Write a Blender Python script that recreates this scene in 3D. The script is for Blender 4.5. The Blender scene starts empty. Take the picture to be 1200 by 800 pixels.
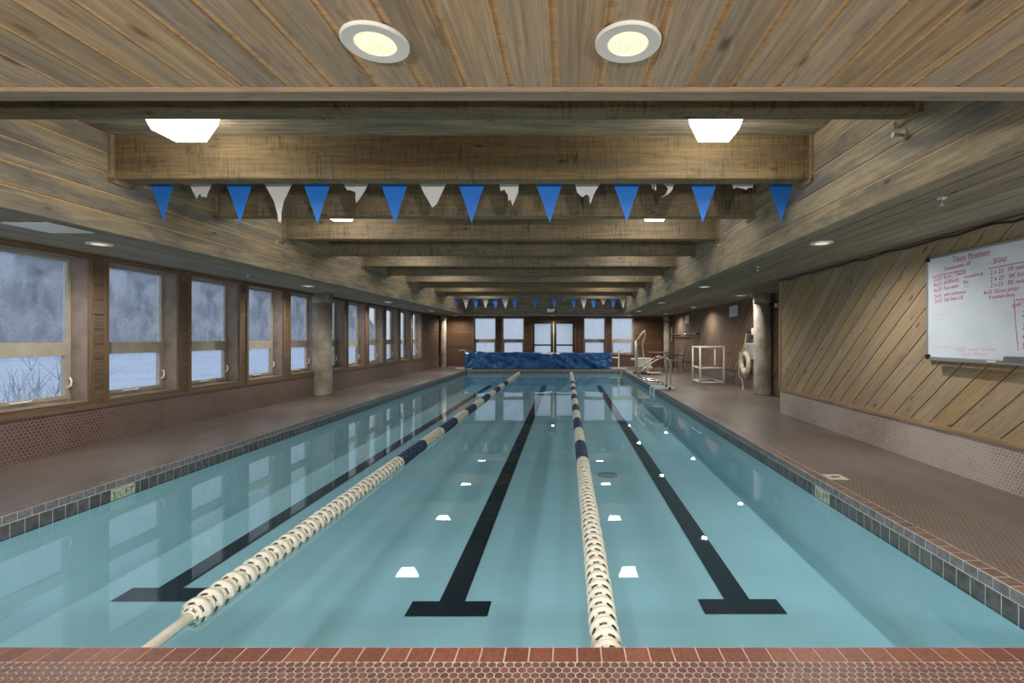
import bpy, math, random
from mathutils import Vector, Matrix, noise as mnoise
random.seed(7)
SC = bpy.context.scene
COL = SC.collection

# ------------------------------------------------------------------ camera, sky, exposure
F = 566.0            # focal length in pixels of the 1200 x 800 frame
VPX, VPY = 664.0, 396.0
CZ = 1.31            # camera height above the deck
cam_d = bpy.data.cameras.new('camera')
cam = bpy.data.objects.new('camera', cam_d)
COL.objects.link(cam)
cam_d.sensor_width = 36.0
cam_d.lens = F / 1200.0 * 36.0
cam_d.shift_x = (600.0 - VPX) / 1200.0
cam_d.shift_y = (VPY - 400.0) / 1200.0
cam_d.clip_start = 0.05
cam_d.clip_end = 2000
cam.location = (0, 0, CZ)
cam.rotation_euler = (math.pi / 2, 0, 0)
SC.camera = cam

world = bpy.data.worlds.new('overcast_sky')
SC.world = world
world.use_nodes = True
bgn = world.node_tree.nodes['Background']
bgn.inputs['Color'].default_value = (0.88, 0.935, 1.0, 1)
bgn.inputs['Strength'].default_value = 0.78

SC.view_settings.view_transform = 'Standard'
SC.view_settings.look = 'None'
SC.view_settings.gamma = 1.0
SC.view_settings.use_curve_mapping = False
SC.view_settings.exposure = 0.28
SC.cycles.max_bounces = 10
SC.cycles.diffuse_bounces = 6
SC.cycles.glossy_bounces = 4
SC.cycles.transparent_max_bounces = 12
SC.cycles.sample_clamp_indirect = 4.0
SC.cycles.use_denoising = True

CAN_W = 120.0         # watts of a recessed downlight
BOX_L = 11.0         # radiance of a square fixture's prismatic lens
FILL_W = 260.0        # watts of an added fill lamp behind the near deck

# ------------------------------------------------------------------ measured layout (metres)
XL, XR1, XR2 = -5.75, 3.75, 4.75       # left wall, near right wall, far right wall
YB, YF, YR = -1.5, 22.5, 8.49          # back wall, far wall, step in the right wall
PX0, PX1, PY0, PY1 = -4.15, 2.34, 2.05, 20.35   # pool edge
FX0, FX1, FY0, FY1 = -4.38, 2.36, 2.03, 20.9    # raised ceiling recess
ZS, ZC = 2.325, 3.26                   # soffit and raised ceiling
ZW = -0.17                             # water level


def px(x, y, Y):
    """photo pixel at depth Y -> point"""
    return Vector(((x - VPX) / F * Y, Y, CZ - (y - VPY) / F * Y))


# ------------------------------------------------------------------ materials
def lin(c):
    out = []
    for v in c:
        v /= 255.0
        out.append(v / 12.92 if v <= 0.04045 else ((v + 0.055) / 1.055) ** 2.4)
    return (out[0], out[1], out[2], 1.0)


class NT:
    def __init__(self, name):
        self.m = bpy.data.materials.new(name)
        self.m.use_nodes = True
        self.t = self.m.node_tree
        self.bsdf = self.t.nodes['Principled BSDF']
        self.out = self.t.nodes['Material Output']

    def n(self, kind, **kw):
        nd = self.t.nodes.new('ShaderNode' + kind)
        for k, v in kw.items():
            setattr(nd, k, v)
        return nd

    def l(self, a, b):
        self.t.links.new(a, b)

    def math(self, op, a, b=None, c=None):
        nd = self.n('Math', operation=op)
        for i, v in enumerate((a, b, c)):
            if v is None:
                continue
            if isinstance(v, (int, float)):
                nd.inputs[i].default_value = v
            else:
                self.l(v, nd.inputs[i])
        return nd.outputs[0]

    def vmath(self, op, a, b=None):
        nd = self.n('VectorMath', operation=op)
        for i, v in enumerate((a, b)):
            if v is None:
                continue
            if isinstance(v, (tuple, list)):
                nd.inputs[i].default_value = v
            else:
                self.l(v, nd.inputs[i])
        return nd.outputs['Value'] if op in ('DOT_PRODUCT', 'LENGTH') else nd.outputs['Vector']

    def mix(self, fac, a, b, mode='MIX'):
        nd = self.n('Mix', data_type='RGBA', blend_type=mode)
        for sock, v in ((nd.inputs[0], fac), (nd.inputs[6], a), (nd.inputs[7], b)):
            if isinstance(v, (int, float)):
                sock.default_value = v
            elif isinstance(v, (tuple, list)):
                sock.default_value = v
            else:
                self.l(v, sock)
        return nd.outputs[2]

    def noise(self, vec, scale=5, detail=4, rough=0.55, dist=0.0):
        nd = self.n('TexNoise')
        nd.inputs['Scale'].default_value = scale
        nd.inputs['Detail'].default_value = detail
        nd.inputs['Roughness'].default_value = rough
        nd.inputs['Distortion'].default_value = dist
        self.l(vec, nd.inputs['Vector'])
        return nd.outputs['Fac']

    def ramp(self, fac, lo, hi, clamp=True):
        nd = self.n('MapRange')
        nd.inputs['From Min'].default_value = lo
        nd.inputs['From Max'].default_value = hi
        nd.clamp = clamp
        self.l(fac, nd.inputs['Value'])
        return nd.outputs['Result']

    def bump(self, h, strength=0.3, dist=0.01):
        nd = self.n('Bump')
        nd.inputs['Strength'].default_value = strength
        nd.inputs['Distance'].default_value = dist
        self.l(h, nd.inputs['Height'])
        self.l(nd.outputs['Normal'], self.bsdf.inputs['Normal'])

    def setp(self, color=None, rough=None, metal=None, spec=None):
        b = self.bsdf
        if color is not None:
            if isinstance(color, (tuple, list)):
                b.inputs['Base Color'].default_value = color
            else:
                self.l(color, b.inputs['Base Color'])
        if rough is not None:
            if isinstance(rough, (int, float)):
                b.inputs['Roughness'].default_value = rough
            else:
                self.l(rough, b.inputs['Roughness'])
        if metal is not None:
            b.inputs['Metallic'].default_value = metal
        if spec is not None:
            b.inputs['Specular IOR Level'].default_value = spec
        return self


def plain(name, c, rough=0.5, metal=0.0, spec=0.5, var=0.0, vscale=6, rnd=0.0):
    t = NT(name)
    if rnd:
        tc = t.n('TexCoord'); oi = t.n('ObjectInfo')
        off = t.n('CombineXYZ')
        for i in range(3):
            t.l(t.math('MULTIPLY', oi.outputs['Random'], 17.0 + 9 * i), off.inputs[i])
        nz = t.noise(t.vmath('ADD', tc.outputs['Object'], off.outputs[0]), vscale, 4)
        col = t.mix(t.ramp(nz, 0.35, 0.65), lin(tuple(v * (1 - var) for v in c)), lin(c))
        h = t.n('HueSaturation')
        t.l(col, h.inputs['Color'])
        t.l(t.math('ADD', t.math('MULTIPLY', oi.outputs['Random'], rnd), 1 - rnd / 2), h.inputs['Value'])
        t.setp(h.outputs[0], rough, metal, spec)
        return t.m
    if var:
        tc = t.n('TexCoord')
        nz = t.noise(tc.outputs['Object'], vscale, 4)
        c2 = tuple(min(255, v * (1 - var)) for v in c)
        t.setp(t.mix(t.ramp(nz, 0.35, 0.65), lin(c2), lin(c)), rough, metal, spec)
    else:
        t.setp(lin(c), rough, metal, spec)
    return t.m


def wood(name, light, dark, grey, greyamt=0.5, saw=0.0, rough=0.75, knots=True, vary=0.22):
    """board timber, grain along local X"""
    t = NT(name)
    tc = t.n('TexCoord')
    oi = t.n('ObjectInfo')
    off = t.n('CombineXYZ')
    for i, k in enumerate((53.0, 31.0, 17.0)):
        t.l(t.math('MULTIPLY', oi.outputs['Random'], k), off.inputs[i])
    p = t.vmath('ADD', tc.outputs['Object'], off.outputs[0])
    g1 = t.noise(t.vmath('MULTIPLY', p, (0.7, 16, 16)), 2.2, 5, 0.65, 0.6)
    g2 = t.noise(t.vmath('MULTIPLY', p, (2.0, 60, 60)), 2.0, 3, 0.6)
    st = t.noise(t.vmath('MULTIPLY', p, (1.1, 4.5, 4.5)), 1.3, 4, 0.65, 0.4)
    st2 = t.noise(t.vmath('MULTIPLY', p, (2.6, 9, 9)), 1.7, 4, 0.7)
    grain = t.math('ADD', t.math('MULTIPLY', g1, 0.65), t.math('MULTIPLY', g2, 0.35))
    c = t.mix(t.ramp(grain, 0.36, 0.66), lin(dark), lin(light))
    gm = t.math('MULTIPLY', t.ramp(st, 0.42, 0.68), greyamt)
    c = t.mix(gm, c, lin(grey))
    dk = tuple(v * 0.45 for v in dark)
    c = t.mix(t.math('MULTIPLY', t.ramp(st2, 0.58, 0.78), 0.55), c, lin(dk))
    h = grain
    if saw:
        s1 = t.noise(t.vmath('MULTIPLY', p, (22, 1.6, 1.6)), 2.4, 3, 0.7, 0.3)
        s2 = t.noise(t.vmath('MULTIPLY', p, (3, 3, 3)), 1.2, 3)
        sm = t.math('MULTIPLY', t.ramp(s1, 0.48, 0.68), t.math('MULTIPLY', t.ramp(s2, 0.3, 0.65), saw))
        c = t.mix(sm, c, lin(dk))
        h = t.math('ADD', grain, t.math('MULTIPLY', s1, 0.8))
    if knots:
        vo = t.n('TexVoronoi')
        vo.inputs['Scale'].default_value = 1.0
        t.l(t.vmath('MULTIPLY', p, (2.1, 5.5, 5.5)), vo.inputs['Vector'])
        kn = t.ramp(vo.outputs['Distance'], 0.13, 0.05)
        c = t.mix(t.math('MULTIPLY', kn, 0.7), c, lin(dk))
    hsv = t.n('HueSaturation')
    t.l(t.math('ADD', t.math('MULTIPLY', oi.outputs['Random'], vary), 1.0 - vary / 2), hsv.inputs['Value'])
    rnd2 = t.math('FRACT', t.math('MULTIPLY', oi.outputs['Random'], 13.7))
    t.l(t.math('ADD', t.math('MULTIPLY', rnd2, 0.35), 0.82), hsv.inputs['Saturation'])
    t.l(c, hsv.inputs['Color'])
    t.setp(hsv.outputs[0], rough, spec=0.25)
    t.bump(h, 0.35, 0.006)
    return t.m


def hexmat(name, tile, tile2, grout, axes, pitch=0.0352, rough=0.4, grime=None, grime_amt=0.5, gw=0.055, haze=None, haze_amt=0.0):
    """hexagonal mosaic on two object axes"""
    t = NT(name)
    tc = t.n('TexCoord')
    sp = t.n('SeparateXYZ')
    t.l(tc.outputs['Object'], sp.inputs[0])
    cb = t.n('CombineXYZ')
    t.l(sp.outputs[axes[0]], cb.inputs[0])
    t.l(sp.outputs[axes[1]], cb.inputs[1])
    q = t.vmath('SCALE', cb.outputs[0])
    q.node.inputs['Scale'].default_value = 1.0 / pitch
    p = t.vmath('ADD', q, (2000.0, 2000 * math.sqrt(3), 0.0))
    R = (1.0, math.sqrt(3), 1.0)
    H = (0.5, math.sqrt(3) / 2, 0.0)
    a = t.vmath('SUBTRACT', t.vmath('MODULO', p, R), H)
    b = t.vmath('SUBTRACT', t.vmath('MODULO', t.vmath('ADD', p, H), R), H)
    sel = t.math('LESS_THAN', t.vmath('LENGTH', b), t.vmath('LENGTH', a))
    mv = t.n('Mix', data_type='VECTOR')
    t.l(sel, mv.inputs[0]); t.l(a, mv.inputs[4]); t.l(b, mv.inputs[5])
    g = mv.outputs[1]
    ab = t.vmath('ABSOLUTE', g)
    sx = t.n('SeparateXYZ'); t.l(ab, sx.inputs[0])
    hd = t.math('MAXIMUM', sx.outputs[0], t.vmath('DOT_PRODUCT', ab, (0.5, math.sqrt(3) / 2, 0)))
    gm = t.ramp(hd, 0.5 - gw - 0.03, 0.5 - gw + 0.03)
    cid = t.vmath('SUBTRACT', p, g)
    wn = t.n('TexWhiteNoise', noise_dimensions='3D')
    t.l(t.vmath('SNAP', t.vmath('ADD', cid, (0.05, 0.05, 0.05)), (0.25, 0.25, 0.25)), wn.inputs['Vector'])
    c = t.mix(wn.outputs['Value'], lin(tile), lin(tile2))
    c = t.mix(gm, c, lin(grout))
    rr = rough
    if grime:
        n1 = t.noise(t.vmath('MULTIPLY', tc.outputs['Object'], (1.0, 0.35, 1.0)), 1.3, 5, 0.6, 0.3)
        c = t.mix(t.math('MULTIPLY', t.ramp(n1, 0.4, 0.7), grime_amt), c, lin(grime))
        rr = t.math('ADD', t.math('MULTIPLY', n1, 0.35), rough - 0.15)
    if haze:
        n2 = t.noise(tc.outputs['Object'], 0.9, 5, 0.65)
        c = t.mix(t.math('MULTIPLY', t.ramp(n2, 0.4, 0.62), haze_amt), c, lin(haze))
    t.setp(c, rr, spec=0.4)
    t.bump(t.math('SUBTRACT', 1.0, gm), 0.4, 0.002)
    return t.m


M = {}
M['ceil'] = wood('near_ceiling_boards', (202, 180, 148), (144, 124, 98), (150, 146, 138), 0.6, vary=0.3)
M['soffit'] = wood('soffit_boards', (174, 164, 144), (132, 122, 104), (128, 126, 120), 0.6, vary=0.42)
M['strip'] = wood('recessed_strip', (228, 188, 138), (188, 150, 106), (170, 150, 124), 0.2, knots=False)
M['fascia'] = wood('fascia_boards', (202, 184, 154), (148, 132, 108), (112, 110, 110), 0.85)
M['beam'] = wood('rough_sawn_beam', (170, 148, 114), (122, 106, 82), (112, 106, 96), 0.6, saw=0.8)
M['trimw'] = wood('trim_timber', (178, 152, 118), (134, 114, 88), (130, 122, 114), 0.4, knots=False)
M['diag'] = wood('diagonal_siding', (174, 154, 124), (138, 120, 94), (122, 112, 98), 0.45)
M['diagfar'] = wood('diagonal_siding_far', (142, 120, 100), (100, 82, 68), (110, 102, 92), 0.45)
M['siding'] = wood('end_wall_siding', (120, 92, 68), (84, 62, 46), (90, 76, 62), 0.4)
M['casing'] = wood('window_casing', (126, 106, 86), (94, 78, 62), (108, 96, 84), 0.4, knots=False)
M['reveal'] = plain('window_reveal', (142, 128, 118), 0.8, var=0.18, vscale=4)
M['core'] = plain('wall_core', (70, 56, 44), 0.9)
M['wframe'] = plain('window_frame_paint', (168, 162, 146), 0.5, var=0.08)
M['white'] = plain('white_plastic', (232, 232, 226), 0.4)
M['ivory'] = plain('float_white', (216, 216, 204), 0.45, var=0.06, vscale=30)
M['navy'] = plain('float_navy', (44, 62, 96), 0.45)
M['black'] = plain('black_plastic', (24, 24, 26), 0.5)
M['dark'] = plain('dark_metal', (46, 42, 42), 0.5, 0.3)
M['steel'] = plain('stainless_steel', (206, 204, 196), 0.22, 0.9)
M['alu'] = plain('aluminium', (176, 180, 182), 0.35, 0.7)
M['brass'] = plain('pale_weatherstrip', (190, 178, 140), 0.5)
M['blue'] = plain('pennant_blue', (52, 140, 250), 0.4)
M['pwhite'] = plain('pennant_white', (250, 250, 250), 0.5)
M['rope'] = plain('rope', (204, 190, 150), 0.85)
M['string'] = plain('string', (190, 190, 186), 0.8)
M['ltblue'] = plain('pale_blue_tube', (166, 196, 210), 0.4)
M['lift'] = plain('lift_plastic', (202, 202, 192), 0.5)
M['twood'] = wood('table_wood', (140, 98, 64), (100, 68, 44), (90, 70, 54), 0.3)
M['coping'] = plain('coping_tile', (114, 68, 54), 0.45, var=0.2, vscale=60, rnd=0.35)
M['copingside'] = plain('coping_tile_hazed', (112, 92, 82), 0.4, var=0.2, vscale=25, rnd=0.3)
M['nosing'] = plain('nosing_tile', (134, 132, 138), 0.4, var=0.18, vscale=20, rnd=0.25)
M['wtile'] = plain('waterline_tile', (100, 104, 106), 0.35, var=0.25, vscale=14, rnd=0.3)
M['marker'] = plain('depth_marker', (204, 216, 190), 0.4, var=0.15, vscale=20)
M['glyph'] = plain('dark_glyph', (40, 56, 56), 0.5)
M['grout'] = plain('grout', (164, 156, 148), 0.8, var=0.12, vscale=9)
M['groutside'] = plain('pale_grout', (208, 206, 202), 0.8, var=0.12, vscale=9)
M['hexa'] = plain('hex_tile', (98, 68, 61), 0.45, var=0.22, vscale=35, rnd=0.4)
M['laneline'] = plain('lane_line_tile', (34, 38, 46), 0.5, var=0.2, vscale=8)
M['board'] = plain('whiteboard_face', (204, 216, 230), 0.22, var=0.05, vscale=3)
M['marker_red'] = plain('red_marker', (176, 52, 96), 0.6)
M['marker_pale'] = plain('faded_marker', (206, 166, 186), 0.6)
M['eraser'] = plain('eraser_felt', (96, 100, 104), 0.9)
M['paper'] = plain('paper', (222, 222, 220), 0.6)
M['floor'] = hexmat('deck_hex_tile', (98, 84, 76), (80, 69, 63), (144, 138, 132), (0, 1), rough=0.31, grime=(88, 77, 70), grime_amt=0.6, haze=(112, 110, 113), haze_amt=0.4)  # grey mottling: whitish deposit, with window daylight put into the colour
M['dadoL'] = hexmat('dado_hex_tile', (104, 80, 74), (86, 66, 62), (162, 150, 142), (1, 2), pitch=0.042, haze=(128, 116, 110), haze_amt=0.5)
M['dadoR'] = hexmat('dado_hex_tile_hazed', (146, 128, 122), (126, 108, 102), (206, 202, 198), (1, 2), haze=(192, 187, 183), haze_amt=0.5)
M['dadoE'] = hexmat('dado_hex_tile_end', (96, 66, 60), (78, 54, 50), (132, 120, 112), (0, 2))


def concrete():
    t = NT('column_concrete')
    tc = t.n('TexCoord')
    n1 = t.noise(tc.outputs['Object'], 2.5, 6, 0.65)
    n2 = t.noise(t.vmath('MULTIPLY', tc.outputs['Object'], (3, 3, 0.8)), 2.0, 4)
    c = t.mix(t.ramp(n1, 0.35, 0.68), lin((108, 106, 98)), lin((168, 162, 148)))
    c = t.mix(t.math('MULTIPLY', t.ramp(n2, 0.5, 0.75), 0.6), c, lin((130, 98, 70)))
    t.setp(c, 0.85)
    t.bump(n1, 0.4, 0.01)
    return t.m


M['concrete'] = concrete()


def plaster():
    t = NT('pool_plaster')
    tc = t.n('TexCoord')
    n1 = t.noise(tc.outputs['Object'], 1.1, 5, 0.6)
    t.setp(t.mix(t.ramp(n1, 0.35, 0.65), lin((208, 230, 234)), lin((218, 238, 242))), 0.7)
    return t.m


M['plaster'] = plaster()


def water():
    t = NT('pool_water')
    fr = t.n('Fresnel'); fr.inputs['IOR'].default_value = 1.33
    tr = t.n('BsdfTransparent'); tr.inputs['Color'].default_value = (0.60, 0.775, 0.85, 1)
    gl = t.n('BsdfGlossy'); gl.inputs['Roughness'].default_value = 0.0
    tc = t.n('TexCoord')
    nz = t.noise(tc.outputs['Object'], 1.6, 2, 0.5)
    bp = t.n('Bump'); bp.inputs['Strength'].default_value = 0.03; bp.inputs['Distance'].default_value = 0.02
    t.l(nz, bp.inputs['Height'])
    t.l(bp.outputs[0], gl.inputs['Normal']); t.l(bp.outputs[0], fr.inputs['Normal'])
    mx = t.n('MixShader')
    geo = t.n('NewGeometry')
    t.l(t.math('MULTIPLY', fr.outputs[0], t.math('SUBTRACT', 1.0, geo.outputs['Backfacing'])), mx.inputs[0]); t.l(tr.outputs[0], mx.inputs[1]); t.l(gl.outputs[0], mx.inputs[2])
    t.l(mx.outputs[0], t.out.inputs['Surface'])
    t.t.nodes.remove(t.bsdf)
    return t.m


M['water'] = water()


def glass(name, frost, tint=(0.93, 0.96, 1.0, 1), grough=0.06):
    t = NT(name)
    tc = t.n('TexCoord')
    nz = t.noise(t.vmath('MULTIPLY', tc.outputs['Object'], (1, 1, 0.6)), 3.0, 5, 0.6, 0.5)
    fine = t.noise(tc.outputs['Object'], 60, 2)
    f = t.math('ADD', t.math('MULTIPLY', t.ramp(nz, 0.3, 0.7), 0.35), t.math('MULTIPLY', fine, 0.2))
    f = t.math('ADD', f, frost - 0.25)
    f = t.ramp(f, 0.0, 1.0)
    fr = t.n('Fresnel'); fr.inputs['IOR'].default_value = 1.45
    tr = t.n('BsdfTransparent'); tr.inputs['Color'].default_value = tint
    gl = t.n('BsdfGlossy'); gl.inputs['Roughness'].default_value = grough
    tl = t.n('BsdfTranslucent'); tl.inputs['Color'].default_value = (0.86, 0.88, 0.9, 1)
    m1 = t.n('MixShader'); m2 = t.n('MixShader')
    t.l(f, m1.inputs[0]); t.l(tr.outputs[0], m1.inputs[1]); t.l(tl.outputs[0], m1.inputs[2])
    geo = t.n('NewGeometry')
    t.l(t.math('MULTIPLY', fr.outputs[0], t.math('SUBTRACT', 1.0, geo.outputs['Backfacing'])), m2.inputs[0]); t.l(m1.outputs[0], m2.inputs[1]); t.l(gl.outputs[0], m2.inputs[2])
    t.l(m2.outputs[0], t.out.inputs['Surface'])
    t.t.nodes.remove(t.bsdf)
    return t.m


M['glass'] = glass('misted_glass', 0.22)
M['glassfar'] = glass('frosted_glass', 0.85, grough=0.45)


def emit(name, c, strength, rings=False):
    t = NT(name)
    col = lin(c)
    t.setp(col, 0.4)
    t.bsdf.inputs['Emission Color'].default_value = col
    t.bsdf.inputs['Emission Strength'].default_value = strength
    if rings:
        tc = t.n('TexCoord')
        w = t.n('TexWave', wave_type='RINGS', rings_direction='Z')
        w.inputs['Scale'].default_value = 28
        w.inputs['Distortion'].default_value = 0.6
        t.l(tc.outputs['Object'], w.inputs['Vector'])
        t.l(t.math('ADD', t.math('MULTIPLY', w.outputs['Fac'], strength * 0.55), strength * 0.62), t.bsdf.inputs['Emission Strength'])
    return t.m


M['lens'] = emit('downlight_lens', (255, 240, 206), 0.66, True)
M['boxlens'] = emit('prismatic_lens', (244, 244, 240), BOX_L)
M['exitw'] = emit('exit_letters', (224, 228, 228), 0.55)


def tarp():
    t = NT('blue_tarp')
    tc = t.n('TexCoord')
    n1 = t.noise(tc.outputs['Object'], 3, 4)
    t.setp(t.mix(t.ramp(n1, 0.35, 0.65), lin((24, 74, 136)), lin((52, 116, 180))), 0.28)
    t.bump(t.noise(tc.outputs['Object'], 9, 4), 0.4, 0.03)
    return t.m


M['tarp'] = tarp()


def snow():
    t = NT('snow')
    tc = t.n('TexCoord')
    n1 = t.noise(tc.outputs['Object'], 0.25, 5)
    t.setp(t.mix(t.ramp(n1, 0.35, 0.65), lin((168, 192, 226)), lin((196, 214, 240))), 0.9)
    return t.m


M['snow'] = snow()


def hillmat():
    t = NT('misty_forest_hill')
    tc = t.n('TexCoord')
    n1 = t.noise(tc.outputs['Object'], 0.08, 6, 0.65)
    n2 = t.noise(t.vmath('MULTIPLY', tc.outputs['Object'], (1, 1, 2.5)), 0.03, 4)
    c = t.mix(t.ramp(n1, 0.4, 0.62), lin((48, 58, 76)), lin((70, 82, 102)))
    c = t.mix(t.math('MULTIPLY', t.ramp(n2, 0.5, 0.66), 0.45), c, lin((176, 192, 214)))
    t.setp(c, 1.0, spec=0)
    return t.m


M['hill'] = hillmat()
M['twig'] = plain('bare_twigs', (70, 66, 70), 0.9)


# ------------------------------------------------------------------ geometry helpers
class G:
    def __init__(self):
        self.v, self.f = [], []

    def add(self, vs, fs):
        o = len(self.v)
        self.v += [tuple(p) for p in vs]
        self.f += [tuple(i + o for i in f) for f in fs]
        return self

    def box(self, x0, x1, y0, y1, z0, z1):
        vs = [(x, y, z) for z in (z0, z1) for y in (y0, y1) for x in (x0, x1)]
        return self.add(vs, [(0, 2, 3, 1), (4, 5, 7, 6), (0, 1, 5, 4), (2, 6, 7, 3), (0, 4, 6, 2), (1, 3, 7, 5)])

    def bevbox(self, x0, x1, y0, y1, z0, z1, b):
        # box with chamfered top and vertical edges kept cheap: chamfer on all 4 top edges and bottom
        vs = []
        for z, i in ((z0, b), (z0 + b, 0), (z1 - b, 0), (z1, b)):
            vs += [(x0 + i, y0 + i, z), (x1 - i, y0 + i, z), (x1 - i, y1 - i, z), (x0 + i, y1 - i, z)]
        fs = [(3, 2, 1, 0), (12, 13, 14, 15)]
        for r in range(3):
            for k in range(4):
                a, c = r * 4 + k, r * 4 + (k + 1) % 4
                fs.append((a, c, c + 4, a + 4))
        return self.add(vs, fs)

    def tube(self, pts, r, seg=8, closed=False, caps=True):
        pts = [Vector(p) for p in pts]
        n = len(pts)
        rs = r if isinstance(r, (list, tuple)) else [r] * n
        prev = None
        rings = []
        for i, p in enumerate(pts):
            if closed:
                d = pts[(i + 1) % n] - pts[i - 1]
            else:
                d = pts[min(i + 1, n - 1)] - pts[max(i - 1, 0)]
            d.normalize()
            if prev is None:
                up = Vector((0, 0, 1)) if abs(d.z) < 0.9 else Vector((1, 0, 0))
                a = d.cross(up).normalized()
            else:
                a = (prev - d * prev.dot(d)).normalized()
            prev = a
            b = d.cross(a)
            rings.append([p + (a * math.cos(t) + b * math.sin(t)) * rs[i] for t in [2 * math.pi * k / seg for k in range(seg)]])
        vs = [q for rg in rings for q in rg]
        fs = []
        for i in range(n if closed else n - 1):
            j = (i + 1) % n
            for k in range(seg):
                k2 = (k + 1) % seg
                fs.append((i * seg + k, i * seg + k2, j * seg + k2, j * seg + k))
        if caps and not closed:
            fs.append(tuple(range(seg - 1, -1, -1)))
            fs.append(tuple((n - 1) * seg + k for k in range(seg)))
        return self.add(vs, fs)

    def lathe(self, prof, seg=24, axis='z', c=(0, 0, 0), caps=True):
        vs = []
        for (r, h) in prof:
            for k in range(seg):
                a = 2 * math.pi * k / seg
                u, w = r * math.cos(a), r * math.sin(a)
                if axis == 'z':
                    q = (c[0] + u, c[1] + w, c[2] + h)
                elif axis == 'y':
                    q = (c[0] + w, c[1] + h, c[2] + u)
                else:
                    q = (c[0] + h, c[1] + u, c[2] + w)
                vs.append(q)
        fs = []
        for i in range(len(prof) - 1):
            for k in range(seg):
                k2 = (k + 1) % seg
                fs.append((i * seg + k, i * seg + k2, (i + 1) * seg + k2, (i + 1) * seg + k))
        if caps:
            fs.append(tuple(range(seg - 1, -1, -1)))
            fs.append(tuple((len(prof) - 1) * seg + k for k in range(seg)))
        return self.add(vs, fs)

    def prism(self, poly, z0, z1):
        n = len(poly)
        vs = [(p[0], p[1], z0) for p in poly] + [(p[0], p[1], z1) for p in poly]
        fs = [tuple(range(n - 1, -1, -1)), tuple(range(n, 2 * n))]
        for k in range(n):
            k2 = (k + 1) % n
            fs.append((k, k2, n + k2, n + k))
        return self.add(vs, fs)

    def mesh(self, name, mat, smooth=False):
        me = bpy.data.meshes.new(name)
        me.from_pydata(self.v, [], self.f)
        me.update()
        if mat is not None:
            me.materials.append(M[mat] if isinstance(mat, str) else mat)
        if smooth:
            for p in me.polygons:
                p.use_smooth = len(p.vertices) <= 4
        return me


def put(name, me, parent=None, loc=None, rot=None, mat4=None):
    o = bpy.data.objects.new(name, me)
    COL.objects.link(o)
    if parent is not None:
        o.parent = parent
    if mat4 is not None:
        o.matrix_basis = mat4
    else:
        if loc is not None:
            o.location = loc
        if rot is not None:
            o.rotation_euler = rot
    return o


def tag(o, label=None, cat=None, group=None, kind=None):
    if label: o['label'] = label
    if cat: o['category'] = cat
    if group: o['group'] = group
    if kind: o['kind'] = kind
    return o


def thing(name, loc, label, cat, group=None, rotz=0.0, kind=None):
    o = put(name, None, None, loc, (0, 0, rotz))
    o.empty_display_size = 0.2
    return tag(o, label, cat, group, kind)


def struct(name, g, mat, label):
    o = put(name, g.mesh(name, mat))
    return tag(o, label, None, None, 'structure')


def copy_tree(o, parent=None):
    c = o.copy()
    COL.objects.link(c)
    c.parent = parent
    for ch in list(o.children):
        copy_tree(ch, c)
    return c


_pl = {}


def plank(name, parent, p0, p1, width, thick, normal, mat, ch=0.003):
    """board whose exposed face runs p0 -> p1 (centre line) and looks along normal"""
    p0, p1, nz = Vector(p0), Vector(p1), Vector(normal)
    d = p1 - p0
    L = d.length
    key = (round(L, 4), round(width, 4), round(thick, 4), mat, ch)
    if key not in _pl:
        w, t = width / 2, thick
        prof = [(-w, -t), (w, -t), (w, -ch), (w - ch, 0), (-w + ch, 0), (-w, -ch)]
        vs = [(0, a, b) for a, b in prof] + [(L, a, b) for a, b in prof]
        n = 6
        fs = [tuple(range(n - 1, -1, -1)), tuple(range(n, 2 * n))] + [(k, (k + 1) % n, n + (k + 1) % n, n + k) for k in range(n)]
        _pl[key] = G().add(vs, fs).mesh(name, mat)
    X = d.normalized(); Z = nz.normalized(); Y = Z.cross(X)
    m = Matrix((X, Y, Z)).transposed().to_4x4()
    m.translation = p0
    return put(name, _pl[key], parent, mat4=m)


def clip_poly(poly, rect):
    u0, u1, v0, v1 = rect
    def cut(ps, inside, inter):
        out = []
        for i, c in enumerate(ps):
            q = ps[i - 1]
            if inside(c):
                if not inside(q): out.append(inter(q, c))
                out.append(c)
            elif inside(q):
                out.append(inter(q, c))
        return out
    def ix(k, val):
        def f(a, b):
            t = (val - a[k]) / (b[k] - a[k])
            return (a[0] + (b[0] - a[0]) * t, a[1] + (b[1] - a[1]) * t)
        return f
    for ins, it in ((lambda p: p[0] >= u0, ix(0, u0)), (lambda p: p[0] <= u1, ix(0, u1)),
                    (lambda p: p[1] >= v0, ix(1, v0)), (lambda p: p[1] <= v1, ix(1, v1))):
        if not poly: return []
        poly = cut(poly, ins, it)
    return poly


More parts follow.
